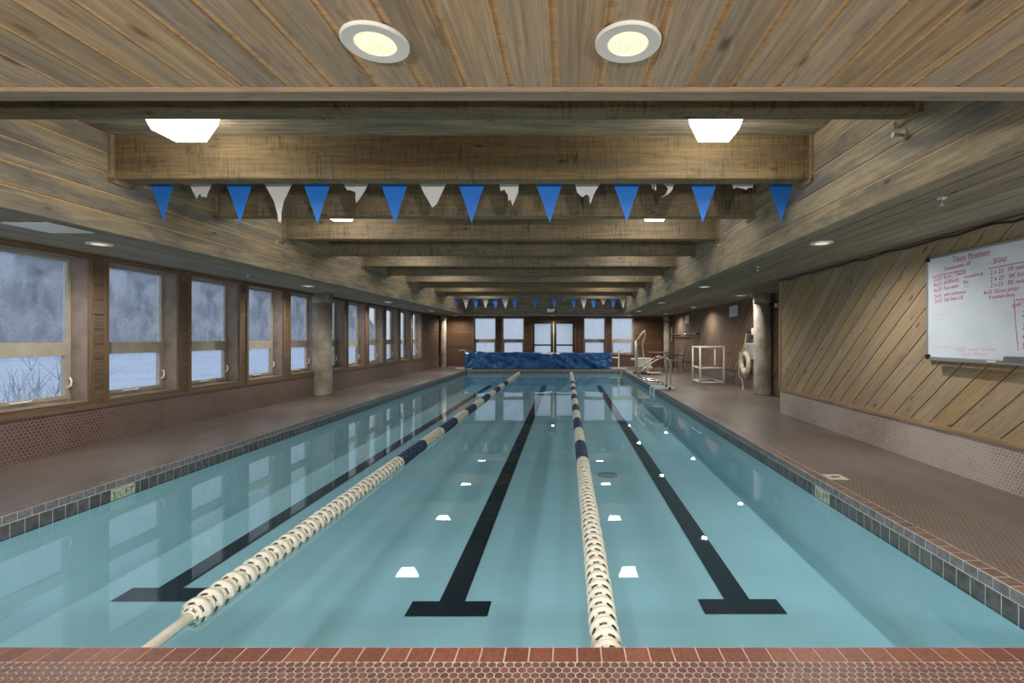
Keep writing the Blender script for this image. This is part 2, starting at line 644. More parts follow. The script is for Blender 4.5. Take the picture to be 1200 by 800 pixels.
def diag_boards(parent, origin, U, V, rect, ang, pitch, gap, thick, mat):
    U, V = Vector(U), Vector(V)
    Nn = U.cross(V)
    ca, sa = math.cos(ang), math.sin(ang)
    u0, u1, v0, v1 = rect
    tt = [-u * sa + v * ca for u in (u0, u1) for v in (v0, v1)]
    k0, k1 = math.floor(min(tt) / pitch), math.ceil(max(tt) / pitch)
    X = U * ca + V * sa; Y = -U * sa + V * ca
    m0 = Matrix((X, Y, Nn)).transposed().to_4x4()
    for k in range(k0, k1 + 1):
        a, b = k * pitch + gap / 2, (k + 1) * pitch - gap / 2
        big = 60
        st = [(-big, a), (big, a), (big, b), (-big, b)]
        uv = [(s * ca - t * sa, s * sa + t * ca) for s, t in st]
        pl = clip_poly(uv, rect)
        if len(pl) < 3: continue
        loc2 = [(u * ca + v * sa, -u * sa + v * ca) for u, v in pl]
        cx = sum(p[0] for p in loc2) / len(loc2); cy = sum(p[1] for p in loc2) / len(loc2)
        g = G().prism([(p[0] - cx, p[1] - cy) for p in loc2], -thick, 0)
        m = m0.copy()
        m.translation = Vector(origin) + X * cx + Y * cy
        put('board', g.mesh('board', mat), parent, mat4=m)


def row_boards(parent, origin, U, V, u0, u1, v0, v1, pitch, gap, thick, mat, openings=()):
    """horizontal boards on a wall, cut round openings (u0,u1,v0,v1)"""
    U, V, O = Vector(U), Vector(V), Vector(origin)
    Nn = U.cross(V)
    cuts = sorted({u0, u1} | {e for o in openings for e in o[:2] if u0 < e < u1})
    v = v0
    while v < v1 - 0.02:
        a, b = v + gap / 2, min(v + pitch, v1) - gap / 2
        runs = []
        for c0, c1 in zip(cuts[:-1], cuts[1:]):
            cm = (c0 + c1) / 2
            lo, hi = a, b
            for o in openings:
                if o[0] <= cm <= o[1] and o[2] < b and o[3] > a:
                    if o[2] <= a and o[3] >= b: lo = hi
                    elif o[2] > a: hi = min(hi, o[2])
                    else: lo = max(lo, o[3])
            if hi - lo < 0.015: continue
            if runs and abs(runs[-1][1] - c0) < 1e-6 and runs[-1][2:] == (lo, hi):
                runs[-1] = (runs[-1][0], c1, lo, hi)
            else:
                runs.append((c0, c1, lo, hi))
        for c0, c1, lo, hi in runs:
            vm = (lo + hi) / 2
            plank('board', parent, O + U * c0 + V * vm, O + U * c1 + V * vm, hi - lo, thick, Nn, mat)
        v += pitch


def text_mesh(s, size, mat, width=None, shear=0.0, thick=0.0008):
    cu = bpy.data.curves.new('writing', 'FONT')
    cu.body = s
    cu.size = size
    cu.shear = shear
    cu.extrude = thick
    cu.resolution_u = 2
    ob = bpy.data.objects.new('writing_tmp', cu)
    COL.objects.link(ob)
    dg = bpy.context.evaluated_depsgraph_get()
    dg.update()
    me = bpy.data.meshes.new_from_object(ob.evaluated_get(dg))
    bpy.data.objects.remove(ob)
    bpy.data.curves.remove(cu)
    if width and len(me.vertices):
        x1 = max(v.co.x for v in me.vertices); x0 = min(v.co.x for v in me.vertices)
        k = width / max(1e-6, x1 - x0)
        for v in me.vertices: v.co.x = (v.co.x - x0) * k
    me.materials.clear()
    me.materials.append(M[mat])
    return me


# ------------------------------------------------------------------ deck and pool
cw = 0.1
g = G()
for (x0, x1, y0, y1) in ((XL, XR2, PY1 + cw, YF), (XL, PX0 - cw, 1.96, PY1 + cw), (PX1 + cw, XR2, 1.96, PY1 + cw), (XL, XR2, YB, 1.70)):
    g.box(x0, x1, y0, y1, -0.25, 0.0)
floor = struct('floor', g, 'floor', 'brown hexagonal mosaic pool deck with hazy grout')
g = G().box(XL, XR2, 1.70, 1.96, -0.25, -0.001)
put('grout_bed', g.mesh('grout_bed', 'grout'), floor)

# hexagonal tiles nearest the camera, each one its own piece
pitch = 0.0352
hr = pitch / math.sqrt(3) * 0.87
hexv = [(hr * math.cos(math.pi / 6 + k * math.pi / 3), hr * math.sin(math.pi / 6 + k * math.pi / 3)) for k in range(6)]
ghex = G().prism(hexv, -0.004, 0.0)
me_hex = ghex.mesh('hex_tile', 'hexa')
cells = []
nrow = int((1.955 - 1.71) / (pitch * 0.8660254))
for r in range(nrow):
    y = 1.955 - hr - r * pitch * 0.8660254
    nx = int((XR1 - XL) / pitch)
    for i in range(nx):
        x = XL + 0.03 + (i + 0.5 * (r % 2)) * pitch
        cells.append((x, y))
seen = [c for c in cells if abs((c[0] / c[1] * F + VPX) - 600) < 606 and VPY + F * CZ / c[1] < 801]
seen.sort(key=lambda c: c[0] ** 2 + c[1] ** 2)
single = set(seen[:300])
for c in seen[:300]:
    put('hex_tile', me_hex, floor, (c[0], c[1], 0.0))
g = G()
for c in cells:
    if c not in single:
        g.prism([(c[0] + a, c[1] + b) for a, b in hexv], -0.004, 0.0)
tag(put('hex_tile_field', g.mesh('hex_tile_field', 'hexa'), floor), None, None, None, 'stuff')

# basin (bottom set at the depth it appears through the water)
ZB0, ZB1 = -0.78, -0.62
g = G()
zt = -0.18
g.add([(PX0, PY0, ZB0), (PX1, PY0, ZB0), (PX1, PY1, ZB1), (PX0, PY1, ZB1)], [(0, 1, 2, 3)])
g.add([(PX0, PY0, ZB0), (PX0, PY1, ZB1), (PX0, PY1, zt), (PX0, PY0, zt)], [(0, 1, 2, 3)])
g.add([(PX1, PY0, ZB0), (PX1, PY1, ZB1), (PX1, PY1, zt), (PX1, PY0, zt)], [(3, 2, 1, 0)])
g.add([(PX0, PY0, ZB0), (PX1, PY0, ZB0), (PX1, PY0, zt), (PX0, PY0, zt)], [(3, 2, 1, 0)])
g.add([(PX0, PY1, ZB1), (PX1, PY1, ZB1), (PX1, PY1, zt), (PX0, PY1, zt)], [(0, 1, 2, 3)])
basin = struct('pool_basin', g, 'plaster', 'pale plastered swimming pool basin under the water')


def zb(y):
    return ZB0 + (ZB1 - ZB0) * (y - PY0) / (PY1 - PY0)


for xc, y0, xf in ((-3.28, 3.80, -3.1), (-0.90, 3.60, -0.90), (1.35, 3.63, 1.3)):
    g = G()
    poly = [(xc - 0.31, y0), (xc + 0.31, y0), (xc + 0.31, y0 + 0.2), (xc + 0.1, y0 + 0.2), (xf + 0.1, 19.6), (xf - 0.1, 19.6), (xc - 0.1, y0 + 0.2), (xc - 0.31, y0 + 0.2)]
    n = len(poly)
    g.add([(x, y, zb(y) + 0.006) for x, y in poly], [(0, 1, 2, 3, 6, 7), (3, 4, 5, 6)])
    put('lane_line', g.mesh('lane_line', 'laneline'), basin)
dx, dy = (712 - VPX) / F * 7.2, 7.2
put('main_drain', G().lathe([(0.15, 0), (0.15, 0.012), (0.11, 0.016)], 20, c=(dx, dy, zb(dy))).mesh('main_drain', plain('drain_grey', (150, 168, 168), 0.6)), basin)
g = G().add([(PX0, PY0, ZW), (PX1, PY0, ZW), (PX1, PY1, ZW), (PX0, PY1, ZW)], [(0, 1, 2, 3)])
tag(put('pool_water', g.mesh('pool_water', 'water')), 'still turquoise water filling the lap pool', 'water', None, 'stuff')

# coping: red top tiles, hazed nosing, waterline tile; one object per tile where they can be told apart
def coping(name, label, horizontal, fixed, a0, a1, inward, near_limit, topmat):
    """row along X (horizontal) or Y; fixed = pool edge coordinate; inward = sign from edge into the pool"""
    bed = G()
    o, i_ = fixed - inward * cw, fixed - inward * 0.0004
    lo, hi = min(o, i_), max(o, i_)
    if horizontal: bed.box(a0 - cw, a1 + cw, lo, hi, -0.30, -0.0015)
    else: bed.box(lo, hi, a0, a1, -0.30, -0.0015)
    root = struct(name, bed, 'grout' if topmat == 'coping' else 'groutside', label)
    n = int(round((a1 - a0) / 0.1))
    p = (a1 - a0) / n
    gp = 0.006
    def tile_mesh(kind, mat):
        t = G()
        if kind == 'top':
            d0, d1, z0, z1 = cw - gp, 0.004, -0.02, 0.0
        elif kind == 'nose':
            d0, d1, z0, z1 = 0.012, -0.0008, -0.064, -0.005
        else:
            d0, d1, z0, z1 = 0.012, -0.0006, -0.185, -0.071
        e0, e1 = sorted((-inward * d0, -inward * d1))
        if horizontal: t.bevbox(-p / 2 + gp / 2, p / 2 - gp / 2, e0, e1, z0, z1, 0.0008)
        else: t.bevbox(e0, e1, -p / 2 + gp / 2, p / 2 - gp / 2, z0, z1, 0.0008)
        return t, t.mesh(kind + '_tile', mat)
    for kind, nm, mat, sh in (('top', 'coping_tile', topmat, 0), ('nose', 'nosing_tile', 'nosing', 0), ('line', 'waterline_tile', 'wtile', 0.5)):
        t, me = tile_mesh(kind, mat)
        rest = G()
        for k in range(n):
            a = a0 + (k + 0.5 + sh) * p
            if sh and k == n - 1: continue
            pos = (a, fixed, 0) if horizontal else (fixed, a, 0)
            if a < near_limit:
                put(nm, me, root, pos)
            else:
                rest.add([(v[0] + pos[0], v[1] + pos[1], v[2]) for v in t.v], t.f)
        if rest.v:
            tag(put(nm + '_run', rest.mesh(nm + '_run', mat), root), None, None, None, 'stuff')
    return root


coping('pool_coping_near', 'row of square red coping tiles along the near pool edge', True, PY0, PX0, PX1, 1, 99, 'coping')
cop_r = coping('pool_coping_right', 'long tiled coping along the right pool edge', False, PX1, PY0, PY1, -1, 11.0, 'copingside')
cop_l = coping('pool_coping_left', 'long tiled coping along the window side of the pool', False, PX0, PY0, PY1, 1, 11.0, 'copingside')
coping('pool_coping_far', 'tiled coping in front of the blue covered reel', True, PY1, PX0, PX1, -1, -99, 'copingside')

# depth markers set over the waterline tile
for root, xe, sgn in ((cop_r, PX1, -1), (cop_l, PX0, 1)):
    yb = 4.30 if sgn < 0 else 4.32
    if sgn > 0: yb = 566 * 4.15 / (664 - 144.0) - 0.12
    for k in range(2):
        e0, e1 = sorted((xe, xe + sgn * 0.003))
        put('depth_marker_tile', G().bevbox(e0, e1, yb + k * 0.125, yb + k * 0.125 + 0.12, -0.175, -0.075, 0.001).mesh('depth_marker_tile', 'marker'), root)
    for s, du in (('3\u00bd', 0.015), ('FT', 0.145)):
        me = text_mesh(s, 0.085, 'glyph', 0.085, thick=0.0004)
        # reading direction: to the right as seen from the pool
        if sgn < 0:
            m = Matrix(((0, 0, -1, xe - 0.0035), (-1, 0, 0, yb + 0.245 - du), (0, 1, 0, -0.158), (0, 0, 0, 1)))
        else:
            m = Matrix(((0, 0, 1, xe + 0.0035), (1, 0, 0, yb + du), (0, 1, 0, -0.158), (0, 0, 0, 1)))
        put('depth_lettering', me, root, mat4=m)
plate = put('deck_marker_tile', G().bevbox(-0.085, 0.085, -0.085, 0.085, 0.0, 0.004, 0.001).mesh('deck_marker_tile', plain('marker_plate', (190, 182, 170), 0.5, var=0.2, vscale=30)), None, (2.53, 4.55, 0.0))
tag(plate, 'pale square warning tile set in the deck beside the pool edge', 'tile')
put('symbol', G().lathe([(0.05, 0), (0.05, 0.0006)], 16).mesh('symbol', 'glyph'), plate, (0.0, 0.0, 0.004)).scale = (1.0, 0.45, 1)

# ------------------------------------------------------------------ walls
# left wall: core with window openings
WW, WP = 1.19, 1.33
win_y = [4.67 + WP * k for k in range(-2, 11)]
ZO0, ZO1 = 0.50, 2.315
g = G()
g.box(XL - 0.275, XL, YB, YF, -0.25, ZO0)
g.box(XL - 0.275, XL - 0.012, YB, YF, ZO1, 3.6)
edges = [YB] + [e for y in win_y for e in (y + 0.05, y + WW - 0.05)] + [YF]
for a, b in zip(edges[0::2], edges[1::2]):
    g.box(XL - 0.275, XL - 0.012, a, b, ZO0, ZO1)
wall_left = struct('wall_left', g, 'core', 'timber clad window wall on the left of the pool')
put('tile_dado', G().box(XL, XL + 0.008, YB, YF, 0.0, 0.47).mesh('tile_dado', 'dadoL'), wall_left)
plank('sill_board', wall_left, (XL + 0.022, YB, 0.485), (XL + 0.022, YF, 0.485), 0.05, 0.022, (1, 0, 0), 'casing')
gaps = [(YB, win_y[0])] + [(y + WW, y + WP) for y in win_y[:-1]] + [(win_y[-1] + WW, YF)]
for a, b in gaps:
    # U = -? wall faces +X: U = +Y, V = Z -> normal +X
    row_boards(wall_left, (XL, 0, 0), (0, 1, 0), (0, 0, 1), a, b, 0.51, ZS, 0.181, 0.006, 0.012, 'siding' if b > 19 else 'casing')

# far wall
FWW = 1.12
far_w = [-4.385, -3.06, 0.745, 2.05]
DX0, DX1, DZ = -1.62, 0.40, 2.12
ops = [(x + 0.05, x + FWW - 0.05, ZO0, ZO1) for x in far_w] + [(DX0, DX1, 0.0, DZ)]
g = G()
g.box(XL - 0.275, XR2 + 0.4, YF + 0.012, YF + 0.275, ZO1, 3.6)
xs = [XL - 0.275] + [e for o in sorted(ops) for e in o[:2]] + [XR2 + 0.4]
for a, b in zip(xs[0::2], xs[1::2]):
    g.box(a, b, YF + 0.012, YF + 0.275, -0.25, ZO1)
for o in ops:
    if o[2] > 0: g.box(o[0], o[1], YF + 0.012, YF + 0.275, -0.25, ZO0)
    else: g.box(o[0], o[1], YF + 0.012, YF + 0.275, DZ, ZO1)
wall_far = struct('wall_far', g, 'core', 'dark brown timber end wall with double doors and four windows')
ops2 = [(x, x + FWW, ZO0, ZS) for x in far_w] + [(DX0 - 0.08, DX1 + 0.08, 0.0, DZ + 0.06)]
row_boards(wall_far, (0, YF, 0), (1, 0, 0), (0, 0, 1), XL, XR2, 0.42, ZS, 0.181, 0.006, 0.012, 'siding', ops2)
for a, b in ((XL, DX0 - 0.08), (DX1 + 0.08, XR2)):
    put('tile_dado', G().box(a, b, YF - 0.006, YF, 0.0, 0.42).mesh('tile_dado', 'dadoE'), wall_far)

# right walls
g = G()
g.box(XR1 + 0.02, XR2 + 0.4, YB, YR, -0.25, 3.6)
wall_r1 = struct('wall_right_near', g, 'core', 'near right wall clad in diagonal tan boards behind the whiteboard')
ang = math.radians(42)
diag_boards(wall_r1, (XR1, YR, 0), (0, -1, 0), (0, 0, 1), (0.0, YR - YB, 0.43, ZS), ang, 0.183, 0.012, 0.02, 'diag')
put('tile_dado', G().box(XR1 + 0.002, XR1 + 0.02, YB, YR, 0.0, 0.40).mesh('tile_dado', 'dadoR'), wall_r1)
plank('trim_board', wall_r1, (XR1 - 0.018, YR, 0.415), (XR1 - 0.018, YB, 0.415), 0.045, 0.03, (-1, 0, 0), 'trimw')
plank('trim_board', wall_r1, (XR1 - 0.018, YR, 2.30), (XR1 - 0.018, YB, 2.30), 0.05, 0.02, (-1, 0, 0), 'trimw')
plank('trim_board', wall_r1, (XR1 - 0.020, YR - 0.025, 0.40), (XR1 - 0.020, YR - 0.025, ZS), 0.06, 0.03, (-1, 0, 0), 'trimw')
plank('corner_post', wall_r1, (XR1 + 0.02, YR + 0.012, 0.0), (XR1 + 0.02, YR + 0.012, ZS), 0.04, 0.012, (0, 1, 0), 'trimw')
g = G()
g.box(XR2 + 0.02, XR2 + 0.4, YR, YF + 0.4, -0.25, 3.6)
wall_r2 = struct('wall_right_far', g, 'core', 'recessed far right wall clad in dark diagonal boards')
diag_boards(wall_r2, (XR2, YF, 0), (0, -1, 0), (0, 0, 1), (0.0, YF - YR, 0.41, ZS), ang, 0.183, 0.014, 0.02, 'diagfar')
put('tile_dado', G().box(XR2 + 0.0, XR2 + 0.02, YR, YF, 0.0, 0.40).mesh('tile_dado', 'dadoL'), wall_r2)
plank('trim_board', wall_r2, (XR2 - 0.016, YF, 0.405), (XR2 - 0.016, YR, 0.405), 0.035, 0.02, (-1, 0, 0), 'siding')

# back wall behind the camera; windows like the far end, added for fill daylight
back_w = [-4.4, -3.07, -0.3, 1.03]
g = G()
g.box(XL - 0.4, XR2 + 0.4, YB - 0.275, YB, ZO1, 3.6)
g.box(XL - 0.4, XR2 + 0.4, YB - 0.275, YB, -0.25, ZO0)
xs = [XL - 0.275] + [e for x in back_w for e in (x + 0.05, x + FWW - 0.05)] + [XR2 + 0.4]
for a, b in zip(xs[0::2], xs[1::2]):
    g.box(a, b, YB - 0.275, YB, ZO0, ZO1)
wall_back = struct('wall_back', g, 'siding', 'brown timber wall at the near end of the hall')


# ------------------------------------------------------------------ windows (local: faces +X, width along +Y)
def bars(y0, y1, z0, z1, w, x0, x1):
    g = G()
    g.box(x0, x1, y0, y0 + w, z0, z1); g.box(x0, x1, y1 - w, y1, z0, z1)
    g.box(x0, x1, y0 + w, y1 - w, z0, z0 + w); g.box(x0, x1, y0 + w, y1 - w, z1 - w, z1)
    return g


def make_window(name, W, gmat, label):
    t = thing(name, (0, 0, 0), label, None, None, 0, 'structure')
    c = 0.055
    for (a, b, z) in ((0, W, ZO0 + c / 2), (0, W, 2.29)):
        plank('casing', t, (0.02, a, z), (0.02, b, z), c if z < 1 else 0.065, 0.03, (1, 0, 0), 'casing')
    for y in (c / 2, W - c / 2):
        plank('casing', t, (0.02, y, ZO0 + c), (0.02, y, 2.258), c, 0.03, (1, 0, 0), 'casing')
    y0, y1, z0, z1 = c, W - c, ZO0 + c, 2.258
    g = G()
    D = -0.21
    for q in (((y0, z0), (y1, z0)), ((y1, z0), (y1, z1)), ((y1, z1), (y0, z1)), ((y0, z1), (y0, z0))):
        (a, b), (e, f) = q
        g.add([(0.0, a, b), (0.0, e, f), (D - 0.06, e, f), (D - 0.06, a, b)], [(0, 1, 2, 3)])
    put('reveal', g.mesh('reveal', 'reveal'), t)
    fr = put('window_frame', bars(y0, y1, z0, z1, 0.032, D - 0.06, D).mesh('window_frame', 'wframe'), t)
    put('mullion', G().box(D - 0.055, D + 0.006, y0 + 0.032, y1 - 0.032, 1.145, 1.257).mesh('mullion', 'wframe'), fr)
    put('pane', G().box(D - 0.034, D - 0.028, y0 + 0.03, y1 - 0.03, 1.255, z1 - 0.03).mesh('pane', gmat), t)
    sa = put('sash', bars(y0 + 0.032, y1 - 0.032, z0 + 0.030, 1.146, 0.042, D - 0.045, D + 0.012).mesh('sash', 'wframe'), t)
    put('pane', G().box(D - 0.024, D - 0.018, y0 + 0.07, y1 - 0.07, z0 + 0.07, 1.106).mesh('pane', gmat), sa)
    put('lock_lever', G().tube([(D + 0.012, y1 - 0.05, 0.72), (D + 0.045, y1 - 0.045, 0.74), (D + 0.05, y1 - 0.04, 0.80), (D + 0.03, y1 - 0.04, 0.84)], 0.011, 6).mesh('lock_lever', 'white'), sa)
    put('crank_handle', G().box(D + 0.012, D + 0.03, y0 + 0.42, y0 + 0.62, z0 + 0.045, z0 + 0.06).tube([(D + 0.03, y0 + 0.6, z0 + 0.05), (D + 0.05, y0 + 0.62, z0 + 0.065)], 0.01, 6).mesh('crank_handle', 'white'), sa)
    return t


lab = 'tall two-pane casement window in a deep timber reveal, left wall row'
proto = make_window('window_1', WW, 'glass', lab)
wins = []
for i, y in enumerate(win_y):
    w = proto if i == 0 else copy_tree(proto)
    w.name = 'window_%d' % (i + 1)
    w.location = (XL, y, 0)
    w['group'] = 'windows along the left wall'
labf = 'frosted two-pane window in the dark timber end wall'
protof = make_window('window_20', FWW, 'glassfar', labf)
for i, x in enumerate(far_w):
    w = protof if i == 0 else copy_tree(protof)
    w.name = 'window_%d' % (20 + i)
    w.location = (x, YF, 0); w.rotation_euler = (0, 0, -math.pi / 2)
    w['group'] = 'windows in the far end wall'
for i, x in enumerate(back_w):  # unseen windows added to let in light from behind the camera
    w = copy_tree(protof)
    w.name = 'window_%d' % (30 + i)
    w['label'] = 'added frosted two-pane window for fill daylight behind the near deck'
    w['group'] = 'added fill windows in the near end wall'
    w.location = (x + FWW, YB, 0); w.rotation_euler = (0, 0, math.pi / 2)

# double door
frame = thing('door_frame', ((DX0 + DX1) / 2, YF, 0), 'dark timber frame around the glazed double exit doors', None, None, 0, 'structure')
dw = (DX1 - DX0) / 2
for x in (-dw - 0.02, dw + 0.02):
    plank('jamb', frame, (x, -0.02, 0), (x, -0.02, DZ + 0.06), 0.11, 0.06, (0, -1, 0), 'siding')
plank('jamb', frame, (-dw, -0.02, DZ + 0.005), (dw, -0.02, DZ + 0.005), 0.10, 0.06, (0, -1, 0), 'siding')
plank('weather_strip', frame, (0.0, -0.012, 0.02), (0.0, -0.012, DZ - 0.04), 0.045, 0.03, (0, -1, 0), 'brass')
for i, s in enumerate((-1, 1)):
    d = thing('door_%d' % (i + 1), ((DX0 + DX1) / 2 + s * (dw / 2 + 0.005), YF + 0.03, 0), 'dark framed glass exit door leaf, %s of the pair' % ('one nearer the window wall' if s < 0 else 'one nearer the round table'), None, None, 0, 'structure')
    hw = dw / 2 - 0.015
    g = G()
    g.box(-hw, -hw + 0.11, 0, 0.045, 0.01, 2.09); g.box(hw - 0.11, hw, 0, 0.045, 0.01, 2.09)
    g.box(-hw + 0.11, hw - 0.11, 0, 0.045, 1.98, 2.09); g.box(-hw + 0.11, hw - 0.11, 0, 0.045, 0.01, 0.25)
    put('door_leaf', g.mesh('door_leaf', 'dark'), d)
    put('push_bar', G().box(-hw + 0.06, hw - 0.06, -0.05, 0.0, 0.95, 1.02).mesh('push_bar', 'dark'), d)
    put('pane', G().box(-hw + 0.105, hw - 0.105, 0.018, 0.026, 0.245, 1.985).mesh('pane', 'glassfar'), d)
    put('door_closer', G().box(-0.2, 0.2, -0.06, 0.0, 2.0, 2.07).mesh('door_closer', 'black'), d)

# ------------------------------------------------------------------ ceiling
def ring_boxes(z0, z1):
    g = G()
    g.box(XL, XR2, YB, FY0 - 0.02, z0, z1); g.box(XL, XR2, FY1 + 0.02, YF, z0, z1)
    return g


ceiling = struct('ceiling', ring_boxes(ZS + 0.007, ZS + 0.06), 'strip', 'low tan board soffit ringing the pool with recessed downlights')
for x0, x1 in ((XL, FX0 - 0.02), (FX1 + 0.02, XR2)):
    put('backing', G().box(x0, x1, FY0 - 0.02, FY1 + 0.02, ZS + 0.012, ZS + 0.06).mesh('backing', 'core'), ceiling)
PIT, GAP = 0.18, 0.027
x_ref = (546 - VPX) / F * 1.94     # a measured strip centre in the near ceiling
k0 = math.ceil((XL - x_ref) / PIT)
x = x_ref + k0 * PIT
first = True
x -= PIT
while x < XR2:
    a, b = max(x + GAP / 2, XL), min(x + PIT - GAP / 2, XR2)
    if b - a > 0.03:
        xm = (a + b) / 2
        plank('plank', ceiling, (xm, YB, ZS), (xm, FY0 - 0.075, ZS), b - a, 0.02, (0, 0, -1), 'ceil')
        plank('plank', ceiling, (xm, FY1, ZS), (xm, YF, ZS), b - a, 0.02, (0, 0, -1), 'soffit')
    x += PIT
for x0, x1 in ((XL, FX0), (FX1, XR2)):
    n = int(round((x1 - x0) / 0.175))
    w = (x1 - x0) / n
    for k in range(n):
        xm = x0 + (k + 0.5) * w
        if xm > XR1 - 0.02:
            plank('plank', ceiling, (xm, YR, ZS), (xm, FY1, ZS), w - 0.016, 0.02, (0, 0, -1), 'soffit')
        else:
            plank('plank', ceiling, (xm, FY0 - 0.075, ZS), (xm, FY1, ZS), w - 0.016, 0.02, (0, 0, -1), 'soffit')

# trim round the recess
trim = thing('trim_1', (0, 0, 0), 'thin timber trim along the lip of the near ceiling', None, None, 0, 'structure')
plank('trim_board', trim, (FX0 - 0.06, FY0 - 0.075, ZS - 0.006), (FX1 + 0.06, FY0 - 0.075, ZS - 0.006), 0.022, 0.02, (0, -1, 0), 'trimw')
plank('trim_board', trim, (FX0 - 0.06, FY0 - 0.030, ZS - 0.016), (FX1 + 0.06, FY0 - 0.030, ZS - 0.016), 0.075, 0.02, (0, 0, -1), 'soffit')

# recess side walls: horizontal boards
zf0 = ZS - 0.008
for nm, lb, org, U, u0, u1 in (
        ('wall_recess_left', 'board fascia between left soffit and raised ceiling', (FX0, 0, 0), (0, 1, 0), FY0, FY1),
        ('wall_recess_right', 'board fascia between right soffit and raised ceiling', (FX1, 0, 0), (0, -1, 0), -FY1, -FY0),
        ('wall_recess_far', 'board fascia above the far deck carrying the exit sign', (0, FY1, 0), (1, 0, 0), FX0, FX1),
        ('wall_recess_near', 'board fascia above the near pool edge', (0, FY0, 0), (-1, 0, 0), -FX1, -FX0)):
    U = Vector(U); V = Vector((0, 0, 1)); N = U.cross(V); O = Vector(org)
    a, b = O + U * u0 - N * 0.010, O + U * u1 - N * 0.05
    g = G().box(min(a.x, b.x), max(a.x, b.x), min(a.y, b.y), max(a.y, b.y), zf0 + 0.01, ZC + 0.1)
    o = struct(nm, g, 'strip', lb)
    row_boards(o, org, U, (0, 0, 1), u0, u1, zf0, ZC, (ZC - zf0) / 5, 0.018, 0.016, 'fascia')

# raised ceiling
g = G().box(FX0 - 0.2, FX1 + 0.2, FY0 - 0.2, FY1 + 0.2, ZC + 0.012, ZC + 0.1)
upper = struct('ceiling_recess', g, 'core', 'raised plank ceiling above the pool beams')
g = G().box(XL - 0.4, XR2 + 0.4, YB - 0.4, YF + 0.4, 3.45, 3.6)
struct('roof_slab', g, 'core', 'flat roof deck over the pool hall')
n = int((FY1 - FY0) / 0.18)
w = (FY1 - FY0) / n
for k in range(n):
    ym = FY0 + (k + 0.5) * w
    plank('plank', upper, (FX0, ym, ZC), (FX1, ym, ZC), w - 0.006, 0.02, (0, 0, -1), 'fascia')

# beams
beam_y = [3.23 + 1.42 * k for k in range(12)]
BT, BZ = 0.17, 2.845
bw = FX1 - FX0
g = G()
e = 0.008
prof = [(0, BZ + e), (e, BZ), (BT - e, BZ), (BT, BZ + e), (BT, ZC), (0, ZC)]
vs = [(-bw / 2, a, b) for a, b in prof] + [(bw / 2, a, b) for a, b in prof]
g.add(vs, [(5, 4, 3, 2, 1, 0), (6, 7, 8, 9, 10, 11)] + [(k, (k + 1) % 6, 6 + (k + 1) % 6, 6 + k) for k in range(6)])
me_beam = g.mesh('ceiling_beam', 'beam')
me_trs = None
for i, y in enumerate(beam_y):
    b = put('ceiling_beam', me_beam, None, ((FX0 + FX1) / 2, y, 0))
    tag(b, 'rough-sawn timber beam spanning the pool, %s from the near ceiling' % ['first', 'second', 'third', 'fourth', 'fifth', 'sixth', 'seventh', 'eighth', 'ninth', 'tenth', 'eleventh', 'twelfth'][i], 'beam', 'beams across the raised ceiling')
    for s in (-1, 1):
        if me_trs is None:
            me_trs = {}
        if s not in me_trs:
            t = G()
            x0, x1 = sorted((s * bw / 2, s * (bw / 2 - 0.028)))
            t.box(x0, x1, -0.042, 0.0, BZ - 0.04, ZC); t.box(x0, x1, BT, BT + 0.042, BZ - 0.04, ZC)
            t.box(x0, x1, -0.042, BT + 0.042, BZ - 0.042, BZ)
            me_trs[s] = t.mesh('end_trim', 'trimw')
        put('end_trim', me_trs[s], b)

# ------------------------------------------------------------------ lamps
ORD = ['first', 'second', 'third', 'fourth', 'fifth', 'sixth', 'seventh', 'eighth', 'ninth', 'tenth', 'eleventh', 'twelfth']


def lamp_light(kind, name, parent, loc, watts, color, **kw):
    d = bpy.data.lights.new(name, kind)
    d.energy = watts
    d.color = color
    for k, v in kw.items():
        setattr(d, k, v)
    return put(name, d, parent, loc)


ring = G().lathe([(0.069, 0.0), (0.070, -0.010), (0.109, -0.012), (0.112, -0.009), (0.112, 0.0)], 40, caps=False).mesh('trim_ring', 'white')
lens = G().lathe([(0.0005, -0.012), (0.03, -0.011), (0.070, -0.006)], 36, caps=False).mesh('lens', 'lens', True)


def downlight(x, y, label, group):
    t = thing('recessed_downlight', (x, y, ZS), label, 'downlight', group)
    put('trim_ring', ring, t)
    put('lens', lens, t)
    lamp_light('SPOT', 'bulb', t, (0, 0, -0.02), CAN_W, (1.0, 0.92, 0.82), spot_size=math.radians(165), spot_blend=0.7, shadow_soft_size=0.05)


for xx, wh in ((-3.2, 'added for fill, farthest toward the window wall'), (-0.655, 'between its neighbours, above the middle lane'), (0.21, 'above the lane rope that reaches the edge'), (2.7, 'added for fill, nearest the whiteboard wall')):  # outermost two are out of view, added for extra light
    downlight(xx, 1.654, 'round white downlight in the near ceiling, ' + wh, 'downlights in the near ceiling')
lr = '%s downlight from the near ceiling in the right soffit along the pool edge'
for i, yy in enumerate((5.15, 9.54, 13.85, 18.15)):
    downlight(2.72, yy, lr % ORD[i], 'downlights along the right pool edge')
lr2 = '%s downlight past the stained column in the soffit by the far right wall'
for i, yy in enumerate((11.5, 15.8, 20.1)):
    downlight(4.14, yy, lr2 % ORD[i], 'downlights along the far right wall')
ll = '%s downlight from the white vent in the soffit beside the windows'
for i, yy in enumerate((5.2, 9.4, 13.6, 18.0)):
    downlight(-5.03, yy, ll % ORD[i], 'downlights along the window wall')
lf = 'recessed downlight in the far soffit '
for xx, wh in ((-5.0, 'in the corner by the window wall'), (-0.62, 'in front of the exit doors'), (2.83, 'in front of the right hand end window')):
    downlight(xx, 21.75, lf + wh, 'downlights above the far deck')

